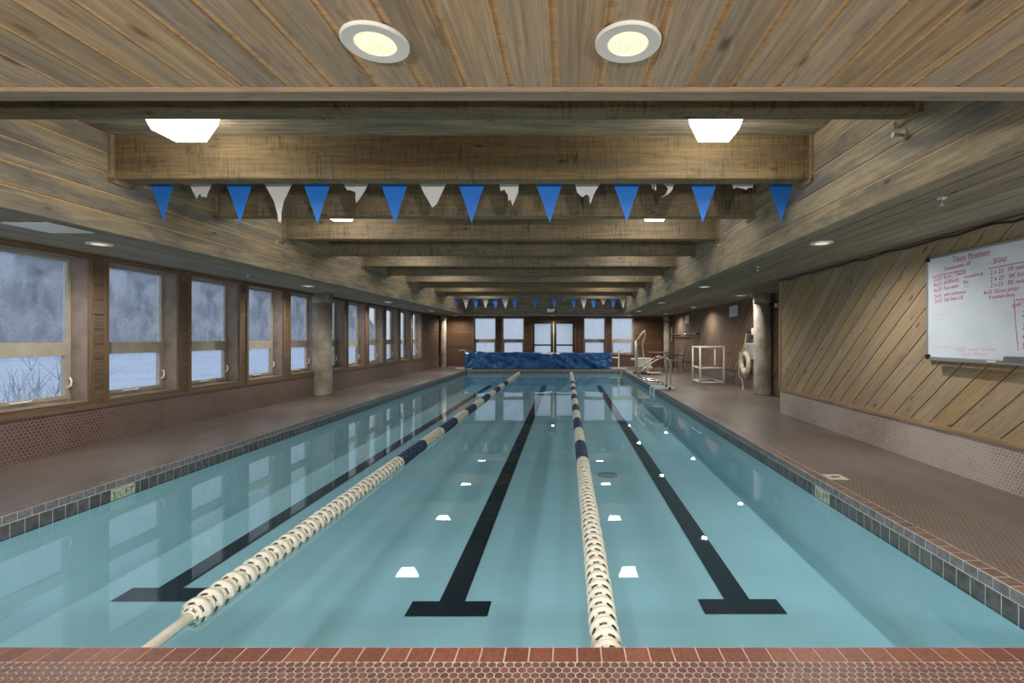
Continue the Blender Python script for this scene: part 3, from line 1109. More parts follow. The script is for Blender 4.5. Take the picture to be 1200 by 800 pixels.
# square prismatic fixtures in every second bay
def boxfix():
    t = thing('square_ceiling_light', (0, 0, 0), 'square white prismatic ceiling light hanging between the beams', 'ceiling light', 'square lights in the beam bays')
    put('housing', G().box(-0.20, 0.20, -0.20, 0.20, -0.04, 0.0).mesh('housing', 'alu'), t)
    g = G()
    vs = []
    for r, z in ((0.195, -0.04), (0.185, -0.10), (0.128, -0.268)):
        vs += [(-r, -r, z), (r, -r, z), (r, r, z), (-r, r, z)]
    fs = [(11, 10, 9, 8)]
    for r in range(2):
        for k in range(4):
            k2 = (k + 1) % 4
            fs.append((r * 4 + k2, r * 4 + k, r * 4 + 4 + k, r * 4 + 4 + k2))
    put('lens', g.add(vs, fs).mesh('lens', 'boxlens'), t)
    return t


bf = boxfix()
k = 0
for yy in (4.02, 6.83, 9.68, 12.52, 15.36, 18.2):
    for xx in (-3.22, 1.26):
        t = bf if k == 0 else copy_tree(bf)
        t.location = (xx, yy, ZC)
        t['label'] = 'square white prismatic light in the beam bay %s from the near ceiling, %s side' % (ORD[k // 2], 'window' if xx < 0 else 'whiteboard')
        k += 1

# unseen fill lamps added on the back wall to brighten near ceiling and pennants
for xx, wh in ((-2.0, 'between the two window pairs'), (2.9, 'beside the whiteboard wall')):
    t = thing('fill_lamp', (xx, YB, 1.55), 'added fill lamp in a round white bulkhead on the near end wall, ' + wh, 'fill lamp')
    put('base', G().lathe([(0.13, 0), (0.13, 0.04)], 24, 'y').mesh('base', 'white'), t)
    put('globe', G().lathe([(0.12, 0.04), (0.11, 0.09), (0.06, 0.125), (0.001, 0.135)], 24, 'y', caps=False).mesh('globe', 'lens', True), t)
    lamp_light('POINT', 'bulb', t, (0, 0.2, 0), FILL_W, (1.0, 0.97, 0.92), shadow_soft_size=0.13)

# ------------------------------------------------------------------ exterior
g = G()
n = 24
for i in range(n + 1):
    for j in range(n + 1):
        x = -260 + 360 * i / n; y = -120 + 360 * j / n
        d = max(0, max(-8 - x, y - 30) / 60)
        g.v.append((x, y, -1.05 + mnoise.noise((x * 0.03, y * 0.03, 0)) * 0.5 * min(1, d * 3)))
for i in range(n):
    for j in range(n):
        a = i * (n + 1) + j
        g.f.append((a, a + n + 1, a + n + 2, a + 1))
struct('snow_ground', g, 'snow', 'snow covered ground outside the windows')


def ridge(name, label, pts, depth, h0, seed):
    g = G()
    rows = 8
    cols = len(pts)
    for r in range(rows):
        f = r / (rows - 1)
        for (x, y, h) in pts:
            hh = h * math.sin(min(1.0, f * 1.15) * math.pi / 2) + mnoise.noise((x * 0.04, y * 0.04, f * 3 + seed)) * 2.0 * f
            g.v.append((x - depth * f, y + depth * f * 0.3, -1.0 + hh))
    for r in range(rows - 1):
        for c in range(cols - 1):
            a = r * cols + c
            g.f.append((a, a + cols, a + cols + 1, a + 1))
    o = put(name, g.mesh(name, 'hill', True))
    tag(o, label, 'hill')


pts = []
for k in range(41):
    y = -60 + k * 9
    pts.append((-110 + 10 * math.sin(k * 0.4), y, (24.0 + 3.0 * math.sin(k * 0.55 + 1.0) + 1.5 * math.sin(k * 1.3)) * (1.45 if k > 16 else 0.86)))
ridge('wooded_hill', 'dark misty wooded hillside beyond the snowfield', pts, 50, 0, 2)


def shrub(loc, hgt, n, label):
    g = G()
    rnd = random.Random(3)
    for k in range(n):
        a = rnd.uniform(0, 6.28); lean = rnd.uniform(0.1, 0.75)
        L = hgt * rnd.uniform(0.6, 1.0)
        p = Vector((rnd.uniform(-.12, .12), rnd.uniform(-.12, .12), 0)); d = Vector((math.cos(a) * lean, math.sin(a) * lean, 1)).normalized()
        path = [p.copy()]
        for s in range(5):
            d = (d + Vector((rnd.uniform(-.18, .18), rnd.uniform(-.18, .18), 0.05))).normalized()
            p = p + d * L / 5
            path.append(p.copy())
            for _ in range(3):
                if s >= 1:
                    e = (d + Vector((rnd.uniform(-.9, .9), rnd.uniform(-.9, .9), rnd.uniform(-.2, .4)))).normalized()
                    q = p + e * L * 0.16
                    g.tube([p, q, q + (e + Vector((rnd.uniform(-.4, .4), rnd.uniform(-.4, .4), .3))).normalized() * L * 0.12], [0.006, 0.004, 0.002], 3, caps=False)
        g.tube(path, [0.014, 0.012, 0.010, 0.008, 0.005, 0.003], 4)
    t = thing('bare_shrub', loc, label, 'shrub')
    put('twigs', g.mesh('twigs', 'twig'), t)


shrub((-8.6, 7.75, -1.05), 1.9, 34, 'bare twiggy shrub in the snow outside the first window')

# ------------------------------------------------------------------ columns
def column(x, y, r, label):
    t = thing('concrete_column', (x, y, 0), label, 'column', 'round concrete columns')
    put('shaft', G().lathe([(r + 0.005, 0), (r, 0.03), (r, ZS - 0.22)], 28).mesh('shaft', 'concrete', True), t)
    put('capital', G().lathe([(r, ZS - 0.22), (r + 0.012, ZS - 0.215), (r + 0.015, ZS)], 28).mesh('capital', 'concrete', True), t)


column(-5.62, 11.12, 0.205, 'round weathered concrete column between the left wall windows')
column(4.55, 11.2, 0.20, 'round stained concrete column beside the life ring')
column(-5.58, 21.85, 0.13, 'slim concrete column in the far corner by the window wall')
column(4.45, 21.5, 0.13, 'slim concrete column behind the round table')

# ------------------------------------------------------------------ lane ropes
def float_mesh(mat):
    """wave-breaking disc: wide rim, slotted cone in front, small hub; axis along Y, cone towards -Y"""
    g = G()
    R = 0.075
    def arc(r0, y0, r1, y1, a0, a1, n):
        vs = []
        for k in range(n + 1):
            a = a0 + (a1 - a0) * k / n
            for r, yy in ((r0, y0), (r1, y1), (r1 - 0.002, y1 + 0.005), (r0 - 0.002, y0 + 0.005)):
                vs.append((r * math.cos(a), yy, r * math.sin(a)))
        fs = []
        for k in range(n):
            for j in range(4):
                j2 = (j + 1) % 4
                fs.append((k * 4 + j, k * 4 + j2, k * 4 + 4 + j2, k * 4 + 4 + j))
        g.add(vs, fs)
    g.lathe([(R - 0.007, -0.006), (R, 0.0), (R, 0.026), (R - 0.012, 0.034), (0.03, 0.036)], 24, 'y', caps=False)
    def cone(r):
        return -0.004 - (R - r) * 0.95
    arc(0.066, cone(0.066), R - 0.003, cone(R - 0.003), 0, 2 * math.pi, 20)
    arc(0.046, cone(0.046), 0.058, cone(0.058), 0, 2 * math.pi, 18)
    for q in range(6):
        a = q * math.pi / 3
        arc(0.057, cone(0.057), 0.067, cone(0.067), a, a + 0.40, 2)
        arc(0.036, cone(0.036), 0.047, cone(0.047), a + 0.3, a + 0.75, 2)
    g.lathe([(0.030, -0.026), (0.050, -0.012), (0.050, 0.034)], 12, 'y', caps=False)
    arc(0.018, cone(0.018) + 0.006, 0.037, cone(0.037), 0, 2 * math.pi, 14)
    return g.mesh('float_disc', mat, True)


fl_w, fl_n = float_mesh('ivory'), float_mesh('navy')


def lane_rope(x, y_first, label):
    t = thing('lane_rope', (x, PY0, ZW + 0.012), label, 'lane rope')
    put('cable', G().tube([(0, 0.0, -0.01), (0, PY1 - PY0, -0.01)], 0.011, 8).mesh('cable', 'ivory'), t)
    y = y_first
    i = 0
    step = 0.0935
    while y < PY1 - 0.25:
        band = int((y - 5.74) / 0.92) if y > 5.74 else -1
        navy = 0 <= band < 11 and band % 2 == 0
        o = put('float_disc', fl_n if navy else fl_w, t, (random.uniform(-.002, .002), y - PY0, random.uniform(-.002, .002)))
        o.rotation_euler = (random.uniform(-.05, .05), random.uniform(0, 1.5), random.uniform(-.05, .05))
        y += step
        i += 1
    if y_first > 2.4:
        put('end_tube', G().tube([(0, 0.0, -0.02), (0, 0.2, -0.008), (0, y_first - PY0 - 0.03, 0)], 0.029, 10).mesh('end_tube', 'ivory', True), t)


lane_rope(-1.985, 2.58, 'white and navy disc lane rope on the window side, white tube end')
lane_rope(0.19, 2.12, 'white and navy disc lane rope with floats right up to the edge')

# ------------------------------------------------------------------ pennant strings
def pennant(parent, x, z, col, shape, w=0.305, h=0.45, yaw=0.0, sway=0.0):
    """shape: outline in (u -0.5..0.5, v 0..1 down)"""
    me = bpy.data.meshes.new('pennant')
    n = len(shape)
    th = 0.0015
    pts = []
    for (u, v) in shape:
        bend = 0.02 * v * v
        pts.append((u * w + sway * v, bend, -v * h))
    vs = pts + [(a, b + th, c) for a, b, c in pts]
    fs = [tuple(range(n)), tuple(range(2 * n - 1, n - 1, -1))] + [(k, n + k, n + (k + 1) % n, (k + 1) % n) for k in range(n)]
    me.from_pydata(vs, [], fs)
    me.materials.append(M[col])
    o = put('pennant', me, parent, (x, 0, z))
    o.rotation_euler = (0, 0, yaw)
    return o


TRI = [(-0.5, 0), (-0.47, 0.06), (-0.24, 0.5), (0, 1), (0.24, 0.5), (0.47, 0.06), (0.5, 0)]
CURL = [(-0.5, 0), (-0.45, 0.1), (-0.17, 0.5), (-0.07, 0.8), (-0.06, 0.97), (0.02, 1.0), (0.05, 0.92), (0.06, 0.78), (0.16, 0.5), (0.45, 0.1), (0.5, 0)]
T1 = [(-0.5, 0), (-0.34, 0.25), (-0.18, 0.46), (-0.09, 0.37), (-0.02, 0.33), (0.0, 0.42), (0.1, 0.41), (0.2, 0.44), (0.24, 0.36), (0.36, 0.2), (0.5, 0)]
T2 = [(-0.5, 0), (-0.42, 0.1), (-0.3, 0.22), (-0.25, 0.2), (-0.12, 0.23), (-0.02, 0.26), (-0.03, 0.4), (0.0, 0.5), (0.12, 0.42), (0.36, 0.2), (0.5, 0)]
T3 = [(-0.5, 0), (-0.3, 0.28), (-0.1, 0.5), (-0.02, 0.6), (0.14, 0.52), (0.36, 0.2), (0.5, 0)]
T4 = [(-0.4, 0), (-0.38, 0.12), (-0.34, 0.24), (-0.22, 0.2), (-0.1, 0.34), (-0.1, 0.48), (0.0, 0.45), (0.05, 0.6), (0.12, 0.5), (0.26, 0.28), (0.3, 0)]
T5 = [(-0.5, 0), (-0.42, 0.12), (-0.38, 0.26), (-0.2, 0.38), (-0.05, 0.32), (0.05, 0.36), (0.06, 0.54), (0.1, 0.52), (0.22, 0.3), (0.5, 0)]
T6 = [(0.0, 0), (-0.05, 0.1), (0.1, 0.2), (0.02, 0.34), (-0.14, 0.42), (0.1, 0.34), (0.24, 0.24), (0.36, 0.0)]
T6b = [(-0.5, 0), (-0.47, 0.14), (-0.42, 0.2), (-0.38, 0.12), (-0.36, 0.24), (-0.3, 0.22), (-0.3, 0)]
T7 = [(-0.34, 0), (-0.34, 0.14), (-0.3, 0.22), (-0.22, 0.18), (-0.1, 0.2), (0.04, 0.22), (0.12, 0.25), (0.2, 0.2), (0.34, 0.2), (0.38, 0.0)]
T8 = [(-0.06, 0), (-0.05, 0.3), (0.04, 0.28), (0.06, 0)]


def pennant_line(label, Y, z_end, sag, seq, x0, stepx):
    t = thing('pennant_line', (0, Y, 0), label, 'pennant string')
    L = FX1 - FX0
    def zs(x):
        f = (x - FX0) / L
        return z_end - sag * 4 * f * (1 - f)
    put('string', G().tube([(FX0 + L * k / 24, 0, zs(FX0 + L * k / 24)) for k in range(25)], 0.004, 6).mesh('string', 'string'), t)
    for s in (FX0 + 0.01, FX1 - 0.01):
        put('hook', G().lathe([(0.012, -0.01), (0.012, 0.01)], 8, 'x', c=(s, 0, zs(s))).mesh('hook', 'steel'), t)
    for k, item in enumerate(seq):
        if item is None: continue
        x = x0 + k * stepx
        col, shp = item
        shapes = shp if isinstance(shp[0], list) else [shp]
        for sh in shapes:
            pennant(t, x, zs(x), col, sh, yaw=random.uniform(-.12, .12), sway=random.uniform(-.012, .012), h=0.45 * random.uniform(0.96, 1.03))


B, W = 'blue', 'pwhite'
Y1 = 5.08
pennant_line('string of bright blue and torn white pennants behind the second beam', Y1, 2.99, 0.03,
             [(B, TRI), (W, T1), (B, TRI), (W, CURL), (B, TRI), (W, T2), (B, TRI), (W, T3), (B, TRI), (W, T4), (B, TRI), (W, T5), (B, TRI), (W, [T6, T6b]), (B, TRI), (W, T7), (B, TRI)],
             (190 - VPX) / F * Y1, 45.35 / F * Y1)
Y2 = 19.13
pennant_line('distant string of blue and white pennants in front of the exit sign', Y2, 2.925, 0.015,
             [(B, TRI), (W, TRI), (B, TRI), (W, TRI), (B, TRI), (W, TRI), (B, TRI), None, (B, TRI), None, (B, TRI), (W, T7), (B, TRI), (W, TRI), (B, TRI), (W, T3), (B, TRI), (W, TRI)],
             (534.5 - VPX) / F * Y2, 11.5 / F * Y2)

# exit sign
t = thing('exit_sign', ((646 - VPX) / F * 20.85, FY1 - 0.03, 2.40), 'small dark exit sign with pale letters under the far pennants', 'sign')
put('plate', G().box(-0.19, 0.19, 0.0, 0.03, 0.0, 0.20).mesh('plate', 'dark'), t)
me = text_mesh('EXIT', 0.20, 'exitw', 0.32)
put('lettering', me, t, mat4=Matrix(((1, 0, 0, -0.16), (0, 0, -1, -0.002), (0, 1, 0, 0.03), (0, 0, 0, 1))))

# ------------------------------------------------------------------ pool cover reel
t = thing('pool_cover_reel', (0, 20.85, 0), 'long low reel wrapped in a crumpled blue tarp at the far edge', 'cover reel')
x0, x1 = -4.34, 1.93
g = G()
nx, npf = 150, 30
for i in range(nx + 1):
    u = i / nx
    x = x0 + (x1 - x0) * u
    top = 0.72 - 0.05 * u + 0.012 * math.sin(u * 21)
    for j in range(npf + 1):
        f = j / npf
        # profile from front bottom, over the top, to back bottom
        if f < 0.42:
            s = f / 0.42; y = -0.30 + 0.03 * s; z = 0.02 + (top - 0.14) * s
        elif f < 0.58:
            s = (f - 0.42) / 0.16 * math.pi; y = -0.27 * math.cos(s); z = top - 0.12 + 0.12 * math.sin(s)
        else:
            s = (f - 0.58) / 0.42; y = 0.27 + 0.03 * s; z = 0.02 + (top - 0.14) * (1 - s)
        w1 = mnoise.noise((x * 1.4 + z * 1.6, z * 2.2, 0.3))
        w2 = mnoise.noise((x * 3.1 - z * 2.5, z * 4.0 + 7, y))
        w3 = abs(mnoise.noise((x * 2.2 + z * 3, z * 1.2, 9.0)))
        w4 = 1 - abs(mnoise.noise((x * 2.6 + z * 4.2 * math.sin(x * 1.7), z * 1.5 - x * 0.4, 4.0))) * 2.2
        amp = (w1 * 0.12 + w2 * 0.07 - w3 * 0.10 + max(0, w4) * 0.07)
        z2 = z + 0.02 * w2 * (1 if 0.35 < f < 0.65 else 0.3)
        if f < 0.5: y -= amp
        else: y += amp
        g.v.append((x + 0.02 * w2, max(-0.42, min(0.42, y)), max(0.012, z2)))
m1 = npf + 1
for i in range(nx):
    for j in range(npf):
        a = i * m1 + j
        g.f.append((a, a + m1, a + m1 + 1, a + 1))
g.f.append(tuple(range(m1)))
g.f.append(tuple(nx * m1 + k for k in range(npf, -1, -1)))
put('tarp', g.mesh('tarp', 'tarp', True), t)
for s, xe in ((-1, -4.36), (1, 2.25)):
    fr = G()
    fr.box(xe - 0.03, xe + 0.03, -0.03, 0.03, 0.06, 0.78)
    fr.box(xe - 0.03, xe + 0.03, -0.32, 0.32, 0.0, 0.0601)
    fr.box(xe - 0.36, xe + 0.33, -0.30, -0.24, 0.0, 0.055)
    put('stand', fr.mesh('stand', 'white'), t)
    put('crank', G().tube([(xe, -0.03, 0.76), (xe, -0.08, 0.78), (xe + (0.2 if s > 0 else -0.2), -0.1, 0.80), (xe + (0.24 if s > 0 else -0.24), -0.12, 0.74)], 0.014, 6).mesh('crank', 'white'), t)
put('axle', G().tube([(-4.36, 0, 0.46), (2.25, 0, 0.46)], 0.04, 8).mesh('axle', 'alu'), t)

# ------------------------------------------------------------------ handrails at the pool steps
def smooth(pts, n=6):
    pts = [Vector(p) for p in pts]
    out = []
    for i in range(len(pts) - 1):
        p0, p1, p2, p3 = pts[max(i - 1, 0)], pts[i], pts[i + 1], pts[min(i + 2, len(pts) - 1)]
        for k in range(n):
            t_ = k / n
            out.append(0.5 * ((2 * p1) + (-p0 + p2) * t_ + (2 * p0 - 5 * p1 + 4 * p2 - p3) * t_ ** 2 + (-p0 + 3 * p1 - 3 * p2 + p3) * t_ ** 3))
    out.append(pts[-1])
    return out


rail_pts = [(0, 0, 0), (0, 0, 0.3), (0, 0, 0.58), (-0.05, 0, 0.72), (-0.18, 0, 0.79), (-0.30, 0, 0.765), (-0.56, 0, 0.60), (-0.76, 0, 0.46), (-0.83, 0, 0.36), (-0.78, 0, 0.24), (-0.64, 0, 0.17), (-0.42, 0, 0.16), (-0.24, 0, 0.13), (-0.2, 0, 0.0)]
me_rail = G().tube(smooth(rail_pts, 5), 0.021, 10).mesh('rail_tube', 'steel', True)
me_fl = G().lathe([(0.045, 0), (0.045, 0.012), (0.03, 0.025)], 14).mesh('floor_flange', 'steel', True)
for yy, nm in ((13.0, 'nearer the white frame'), (13.55, 'nearer the pool lift')):
    t = thing('pool_handrail', (2.80, yy, 0), 'bent stainless steel grab rail at the pool steps, %s' % nm, 'handrail', 'grab rails at the steps')
    put('rail_tube', me_rail, t)
    put('floor_flange', me_fl, t); put('floor_flange', me_fl, t, (-0.2, 0, 0))
for yy, lb in ((12.1, 'pale blue tube bent over the pool edge, nearer the whiteboard wall'), (12.55, 'pale blue tube bent over the pool edge, under the grab rails')):
    t = thing('edge_hose', (2.34, yy, 0), lb, 'hose', 'pale blue tubes at the pool edge')
    put('tube', G().tube(smooth([(0.42, 0.25, 0.03), (0.36, 0.1, 0.035), (0.25, 0.0, 0.05), (0.0, 0, 0.05), (-0.12, 0, 0.045), (-0.16, 0, 0.0), (-0.16, 0, -0.35)], 5), 0.028, 9).mesh('tube', 'ltblue', True), t)
    put('clamp', G().lathe([(0.042, -0.03), (0.042, 0.03)], 10, 'x', c=(0.24, 0, 0.05)).mesh('clamp', 'black'), t)

# ------------------------------------------------------------------ pool lift
t = thing('pool_lift', (2.62, 17.9, 0), 'pool access lift with pale plastic seat and tall bent steel mast', 'pool lift')
put('base', G().bevbox(-0.12, 0.45, -0.25, 0.3, 0.0, 0.05, 0.01).mesh('base', 'dark'), t)
put('mast', G().tube([(-0.06, 0, 0.04), (-0.06, 0, 1.20)], 0.035, 10).mesh('mast', 'lift', True), t)
put('arm', G().tube(smooth([(-0.06, 0, 1.16), (0.08, 0, 1.36), (0.25, 0, 1.56), (0.29, 0, 1.53), (0.27, 0, 1.32), (0.20, 0.02, 1.10), (0.22, 0.04, 0.85), (0.25, 0.05, 0.52)], 5), 0.028, 8).mesh('arm', 'lift', True), t)
put('actuator', G().tube([(0.02, 0.02, 0.6), (0.0, 0.02, 1.02), (0.1, 0, 1.34)], 0.02, 8).mesh('actuator', 'steel', True), t)
put('seat_back', G().bevbox(0.02, 0.52, 0.02, 0.10, 0.20, 0.58, 0.025).mesh('seat_back', 'lift'), t)
put('seat', G().bevbox(0.04, 0.52, -0.34, 0.06, 0.20, 0.27, 0.02).mesh('seat', 'lift'), t)
put('armrest', G().bevbox(-0.24, -0.05, -0.05, 0.05, 0.48, 0.57, 0.02).mesh('armrest', 'lift'), t)
put('footrest', G().bevbox(0.25, 0.74, -0.75, -0.40, 0.05, 0.09, 0.012).box(0.3, 0.34, -0.42, -0.30, 0.07, 0.22).mesh('footrest', 'lift'), t)

# ------------------------------------------------------------------ round table and slatted chair
t = thing('round_table', (3.68, 19.35, 0), 'round brown wooden table beside the far right column', 'table')
put('tabletop', G().lathe([(0.40, 0.71), (0.43, 0.72), (0.43, 0.745), (0.41, 0.755)], 28).mesh('tabletop', 'twood'), t)
for a in (0.6, 2.2, 3.75, 5.3):
    c, s = math.cos(a), math.sin(a)
    put('leg', G().tube([(c * 0.32, s * 0.32, 0), (c * 0.24, s * 0.24, 0.71)], 0.025, 8).mesh('leg', 'twood'), t)
put('stretcher', G().tube([(-0.26, -0.2, 0.16), (0.26, 0.2, 0.16)], 0.015, 6).tube([(-0.2, 0.26, 0.16), (0.2, -0.26, 0.16)], 0.015, 6).mesh('stretcher', 'twood'), t)

t = thing('slatted_chair', (4.22, 18.75, 0), 'black metal patio chair with grey slats near the round table', 'chair', None, math.radians(-75))
for sx in (-0.23, 0.23):
    put('leg', G().tube(smooth([(sx, -0.24, 0), (sx, -0.2, 0.25), (sx, -0.2, 0.44)], 4), 0.014, 6).mesh('leg', 'black'), t)
    put('leg', G().tube(smooth([(sx, 0.26, 0), (sx, 0.2, 0.25), (sx, 0.21, 0.45), (sx, 0.30, 0.86)], 4), 0.014, 6).mesh('leg', 'black'), t)
    put('armrest', G().tube(smooth([(sx, -0.2, 0.44), (sx * 1.05, -0.2, 0.62), (sx * 1.05, 0.24, 0.64)], 4), 0.013, 6).mesh('armrest', 'black'), t)
slat = plain('grey_slat', (128, 126, 124), 0.6)
for k in range(6):
    put('seat_slat', G().bevbox(-0.24, 0.24, -0.2 + k * 0.07, -0.145 + k * 0.07, 0.44, 0.456, 0.004).mesh('seat_slat', slat), t)
for k in range(5):
    z = 0.54 + k * 0.07
    put('back_slat', G().bevbox(-0.24, 0.24, 0.215 + (z - 0.45) * 0.22, 0.232 + (z - 0.45) * 0.22, z, z + 0.052, 0.004).mesh('back_slat', slat), t)

# ------------------------------------------------------------------ white pipe frame
t = thing('pipe_stand', (4.14, 14.15, 0), 'white plastic pipe frame stand with a brown shelf on the deck', 'stand')
fw, fd, ft = 0.335, 0.40, 1.08
r = 0.028
for sx in (-fw, fw):
    for sy in (-fd, fd):
        put('post', G().tube([(sx, sy, 0), (sx, sy, ft)], r, 10).mesh('post', 'white', True), t)
for z in (0.05, 0.46, ft - 0.03):
    for sy in (-fd, fd):
        if z == 0.05 and sy < 0: pass
        put('rail', G().tube([(-fw, sy, z), (fw, sy, z)], r * 0.95, 10).mesh('rail', 'white', True), t)
    for sx in (-fw, fw):
        put('rail', G().tube([(sx, -fd, z), (sx, fd, z)], r * 0.95, 10).mesh('rail', 'white', True), t)
plank('shelf', t, (-fw + 0.03, 0, 0.50), (fw - 0.03, 0, 0.50), 2 * fd - 0.06, 0.02, (0, 0, 1), 'twood')

# ------------------------------------------------------------------ life ring on its bracket
t = thing('ring_bracket', (XR2 - 0.02, 11.95, 1.44), 'white wall box with a dark peg holding the life ring rope', 'bracket')
put('box', G().bevbox(-0.10, 0.0, -0.08, 0.16, -0.05, 0.12, 0.008).mesh('box', 'white'), t)
put('peg', G().tube([(-0.06, 0.14, 0.02), (-0.08, 0.42, 0.02), (-0.09, 0.44, 0.05)], 0.025, 8).mesh('peg', 'black'), t)

t = thing('life_ring', (XR2 - 0.10, 12.58, 0.66), 'white life ring hung by pale rope on the dark diagonal wall', 'life ring')
g = G()
seg, sub = 32, 12
for i in range(seg):
    a = 2 * math.pi * i / seg
    for j in range(sub):
        b = 2 * math.pi * j / sub
        rr = 0.245 + 0.075 * math.cos(b)
        g.v.append((0.058 * math.sin(b), rr * math.cos(a), rr * math.sin(a)))
for i in range(seg):
    for j in range(sub):
        i2, j2 = (i + 1) % seg, (j + 1) % sub
        g.f.append((i * sub + j, i2 * sub + j, i2 * sub + j2, i * sub + j2))
put('ring', g.mesh('ring', 'ivory', True), t)
grab = []
for k in range(48):
    a = 2 * math.pi * k / 48
    rr = 0.335 + 0.045 * abs(math.sin(2 * a))
    grab.append((-0.01, rr * math.cos(a), rr * math.sin(a)))
put('grab_rope', G().tube(grab, 0.008, 6, closed=True).mesh('grab_rope', 'rope', True), t)
hang = smooth([(-0.03, -0.16, 0.755), (-0.03, 0.0, 0.48), (-0.05, 0.16, 0.26), (-0.06, 0.26, 0.10), (-0.06, 0.30, -0.1), (-0.06, 0.27, -0.34), (-0.04, 0.15, -0.42), (-0.05, 0.05, -0.50), (-0.08, -0.05, -0.58), (-0.12, -0.20, -0.645), (-0.2, -0.3, -0.65), (-0.12, -0.36, -0.65)], 5)
put('hanging_rope', G().tube(hang, 0.009, 6).tube(smooth([(-0.03, -0.16, 0.755), (-0.04, -0.05, 0.40), (-0.06, 0.12, 0.24), (-0.075, 0.22, 0.27), (-0.07, 0.2, 0.15)], 5), 0.009, 6).mesh('hanging_rope', 'rope', True), t)
for a in (0.8, 2.36, 3.93, 5.5):
    c, s = math.cos(a), math.sin(a)
    path = [(0.062 * math.sin(b), (0.245 + 0.079 * math.cos(b)) * c, (0.245 + 0.079 * math.cos(b)) * s) for b in [2 * math.pi * k / 12 for k in range(12)]]
    put('strap', G().tube(path, 0.012, 5, closed=True).mesh('strap', 'rope', True), t)

# wall notices
def wall_sign(y0, y1, z0, z1, label, pages):
    t = thing('wall_notice', (XR2 - 0.001, (y0 + y1) / 2, z0), label, 'notice')
    hw = (y1 - y0) / 2
    put('backing', G().bevbox(-0.018, 0, -hw, hw, 0, z1 - z0, 0.004).mesh('backing', 'white'), t)
    pw = 2 * hw / pages
    for k in range(pages):
        a = -hw + k * pw
        put('sheet', G().box(-0.0195, -0.018, a + 0.03, a + pw - 0.03, 0.03, z1 - z0 - 0.03).mesh('sheet', 'paper' if pages > 1 else plain('notice_grey', (176, 178, 182), 0.5)), t)


wall_sign(13.4, 14.05, 1.92, 2.23, 'white two-page notice high on the diagonal boards left of the life ring', 2)
wall_sign(18.7, 19.3, 1.88, 2.20, 'small white notice high on the far right wall above the pole', 2)
wall_sign(12.02, 12.80, 0.77, 1.18, 'grey faced white framed board behind the life ring', 1)

# long pole on the far right wall
t = thing('rescue_pole', (XR2 - 0.10, 19.2, 1.47), 'long pale pole with a brush head hung on the far right wall', 'pole')
put('shaft', G().tube([(0, 2.2, 0), (0, -1.9, 0)], 0.02, 8).mesh('shaft', 'alu', True), t)
put('grip', G().tube([(0, -1.9, 0), (0, -2.15, 0)], 0.035, 8).mesh('grip', 'black', True), t)
put('head', G().box(-0.02, 0.02, 2.2, 2.26, -0.3, 0.32).mesh('head', 'alu'), t)
g = G()
for k in range(14):
    g.box(-0.006, 0.006, 0.5 + k * 0.11, 0.53 + k * 0.11, -0.09, -0.018)
put('bristles', g.mesh('bristles', 'dark'), t)
for yy in (1.6, -1.2):
    put('hook', G().tube([(0.07, yy, -0.02), (0.0, yy, -0.035), (-0.03, yy, 0.02)], 0.012, 6).mesh('hook', 'dark'), t)

# floodlight on the column
t = thing('flood_light', (4.70, 10.98, 2.05), 'small black floodlight with pale face on the stained column', 'floodlight')
put('arm', G().tube([(-0.03, 0.12, 0.0), (0.02, 0.0, 0.0)], 0.025, 8).mesh('arm', 'black'), t)
put('head', G().bevbox(-0.07, 0.10, -0.10, 0.03, -0.07, 0.07, 0.012).mesh('head', 'black'), t)
put('lens', G().box(-0.02, 0.09, -0.103, -0.098, -0.055, 0.045).mesh('lens', 'paper'), t)

# ------------------------------------------------------------------ whiteboard
XBD = XR1 - 0.03
BY1, BY0 = 4.97, 3.14
BZ0, BZ1 = 1.10, 2.13
t = thing('whiteboard', (XBD, BY1, BZ0), 'framed whiteboard with red handwritten swim practice on diagonal boards', 'whiteboard')
LB, HB = BY1 - BY0, BZ1 - BZ0
put('panel', G().box(-0.012, 0.03, -LB + 0.01, -0.01, 0.01, HB - 0.01).mesh('panel', 'board'), t)
for (a, b, c, d) in ((-LB, 0, 0, 0.022), (-LB, 0, HB - 0.022, HB), (-0.020, 0, 0.022, HB - 0.022), (-LB, -LB + 0.020, 0.022, HB - 0.022)):
    put('frame_rail', G().bevbox(-0.02, 0.028, a, b, c, d, 0.003).mesh('frame_rail', 'alu'), t)
for (y, z) in ((0, 0), (0, HB), (-LB, 0), (-LB, HB)):
    sy = 1 if y == 0 else -1
    sz = -1 if z == 0 else 1
    g = G().bevbox(-0.026, 0.028, min(y + sy * 0.006, y - sy * 0.045), max(y + sy * 0.006, y - sy * 0.045), min(z + sz * 0.006, z - sz * 0.045), max(z + sz * 0.006, z - sz * 0.045), 0.008)
    put('corner_cap', g.mesh('corner_cap', 'black'), t)
put('marker_tray', G().box(-0.085, -0.02, -LB + 0.1, -0.12, -0.012, -0.004).box(-0.088, -0.083, -LB + 0.1, -0.12, -0.012, 0.006).mesh('marker_tray', 'alu'), t)


def wb(x, y):
    Y = F * (XBD - 0.012) / (x - VPX)
    return BY1 - Y, CZ - (y - VPY) / F * Y - BZ0


def write(s, xa, ya, xb, yb, hpx, mat='marker_red', ulen=None, shear=0.15):
    u0, v0 = wb(xa, ya)
    u1, v1 = wb(xb, yb)
    L = ulen or math.hypot(u1 - u0, v1 - v0)
    size = hpx / F * (BY1 - u0) / 0.70
    me = text_mesh(s, size, mat, L, shear, 0.0003)
    a = math.atan2(v1 - v0, u1 - u0) if not ulen else 0
    X = Vector((0, -math.cos(a), math.sin(a))); Y = Vector((0, math.sin(a), math.cos(a))); Z = Vector((-1, 0, 0))
    m = Matrix((X, Y, Z)).transposed().to_4x4()
    m.translation = (-0.0128, -u0, v0)
    put('handwriting', me, t, mat4=m)


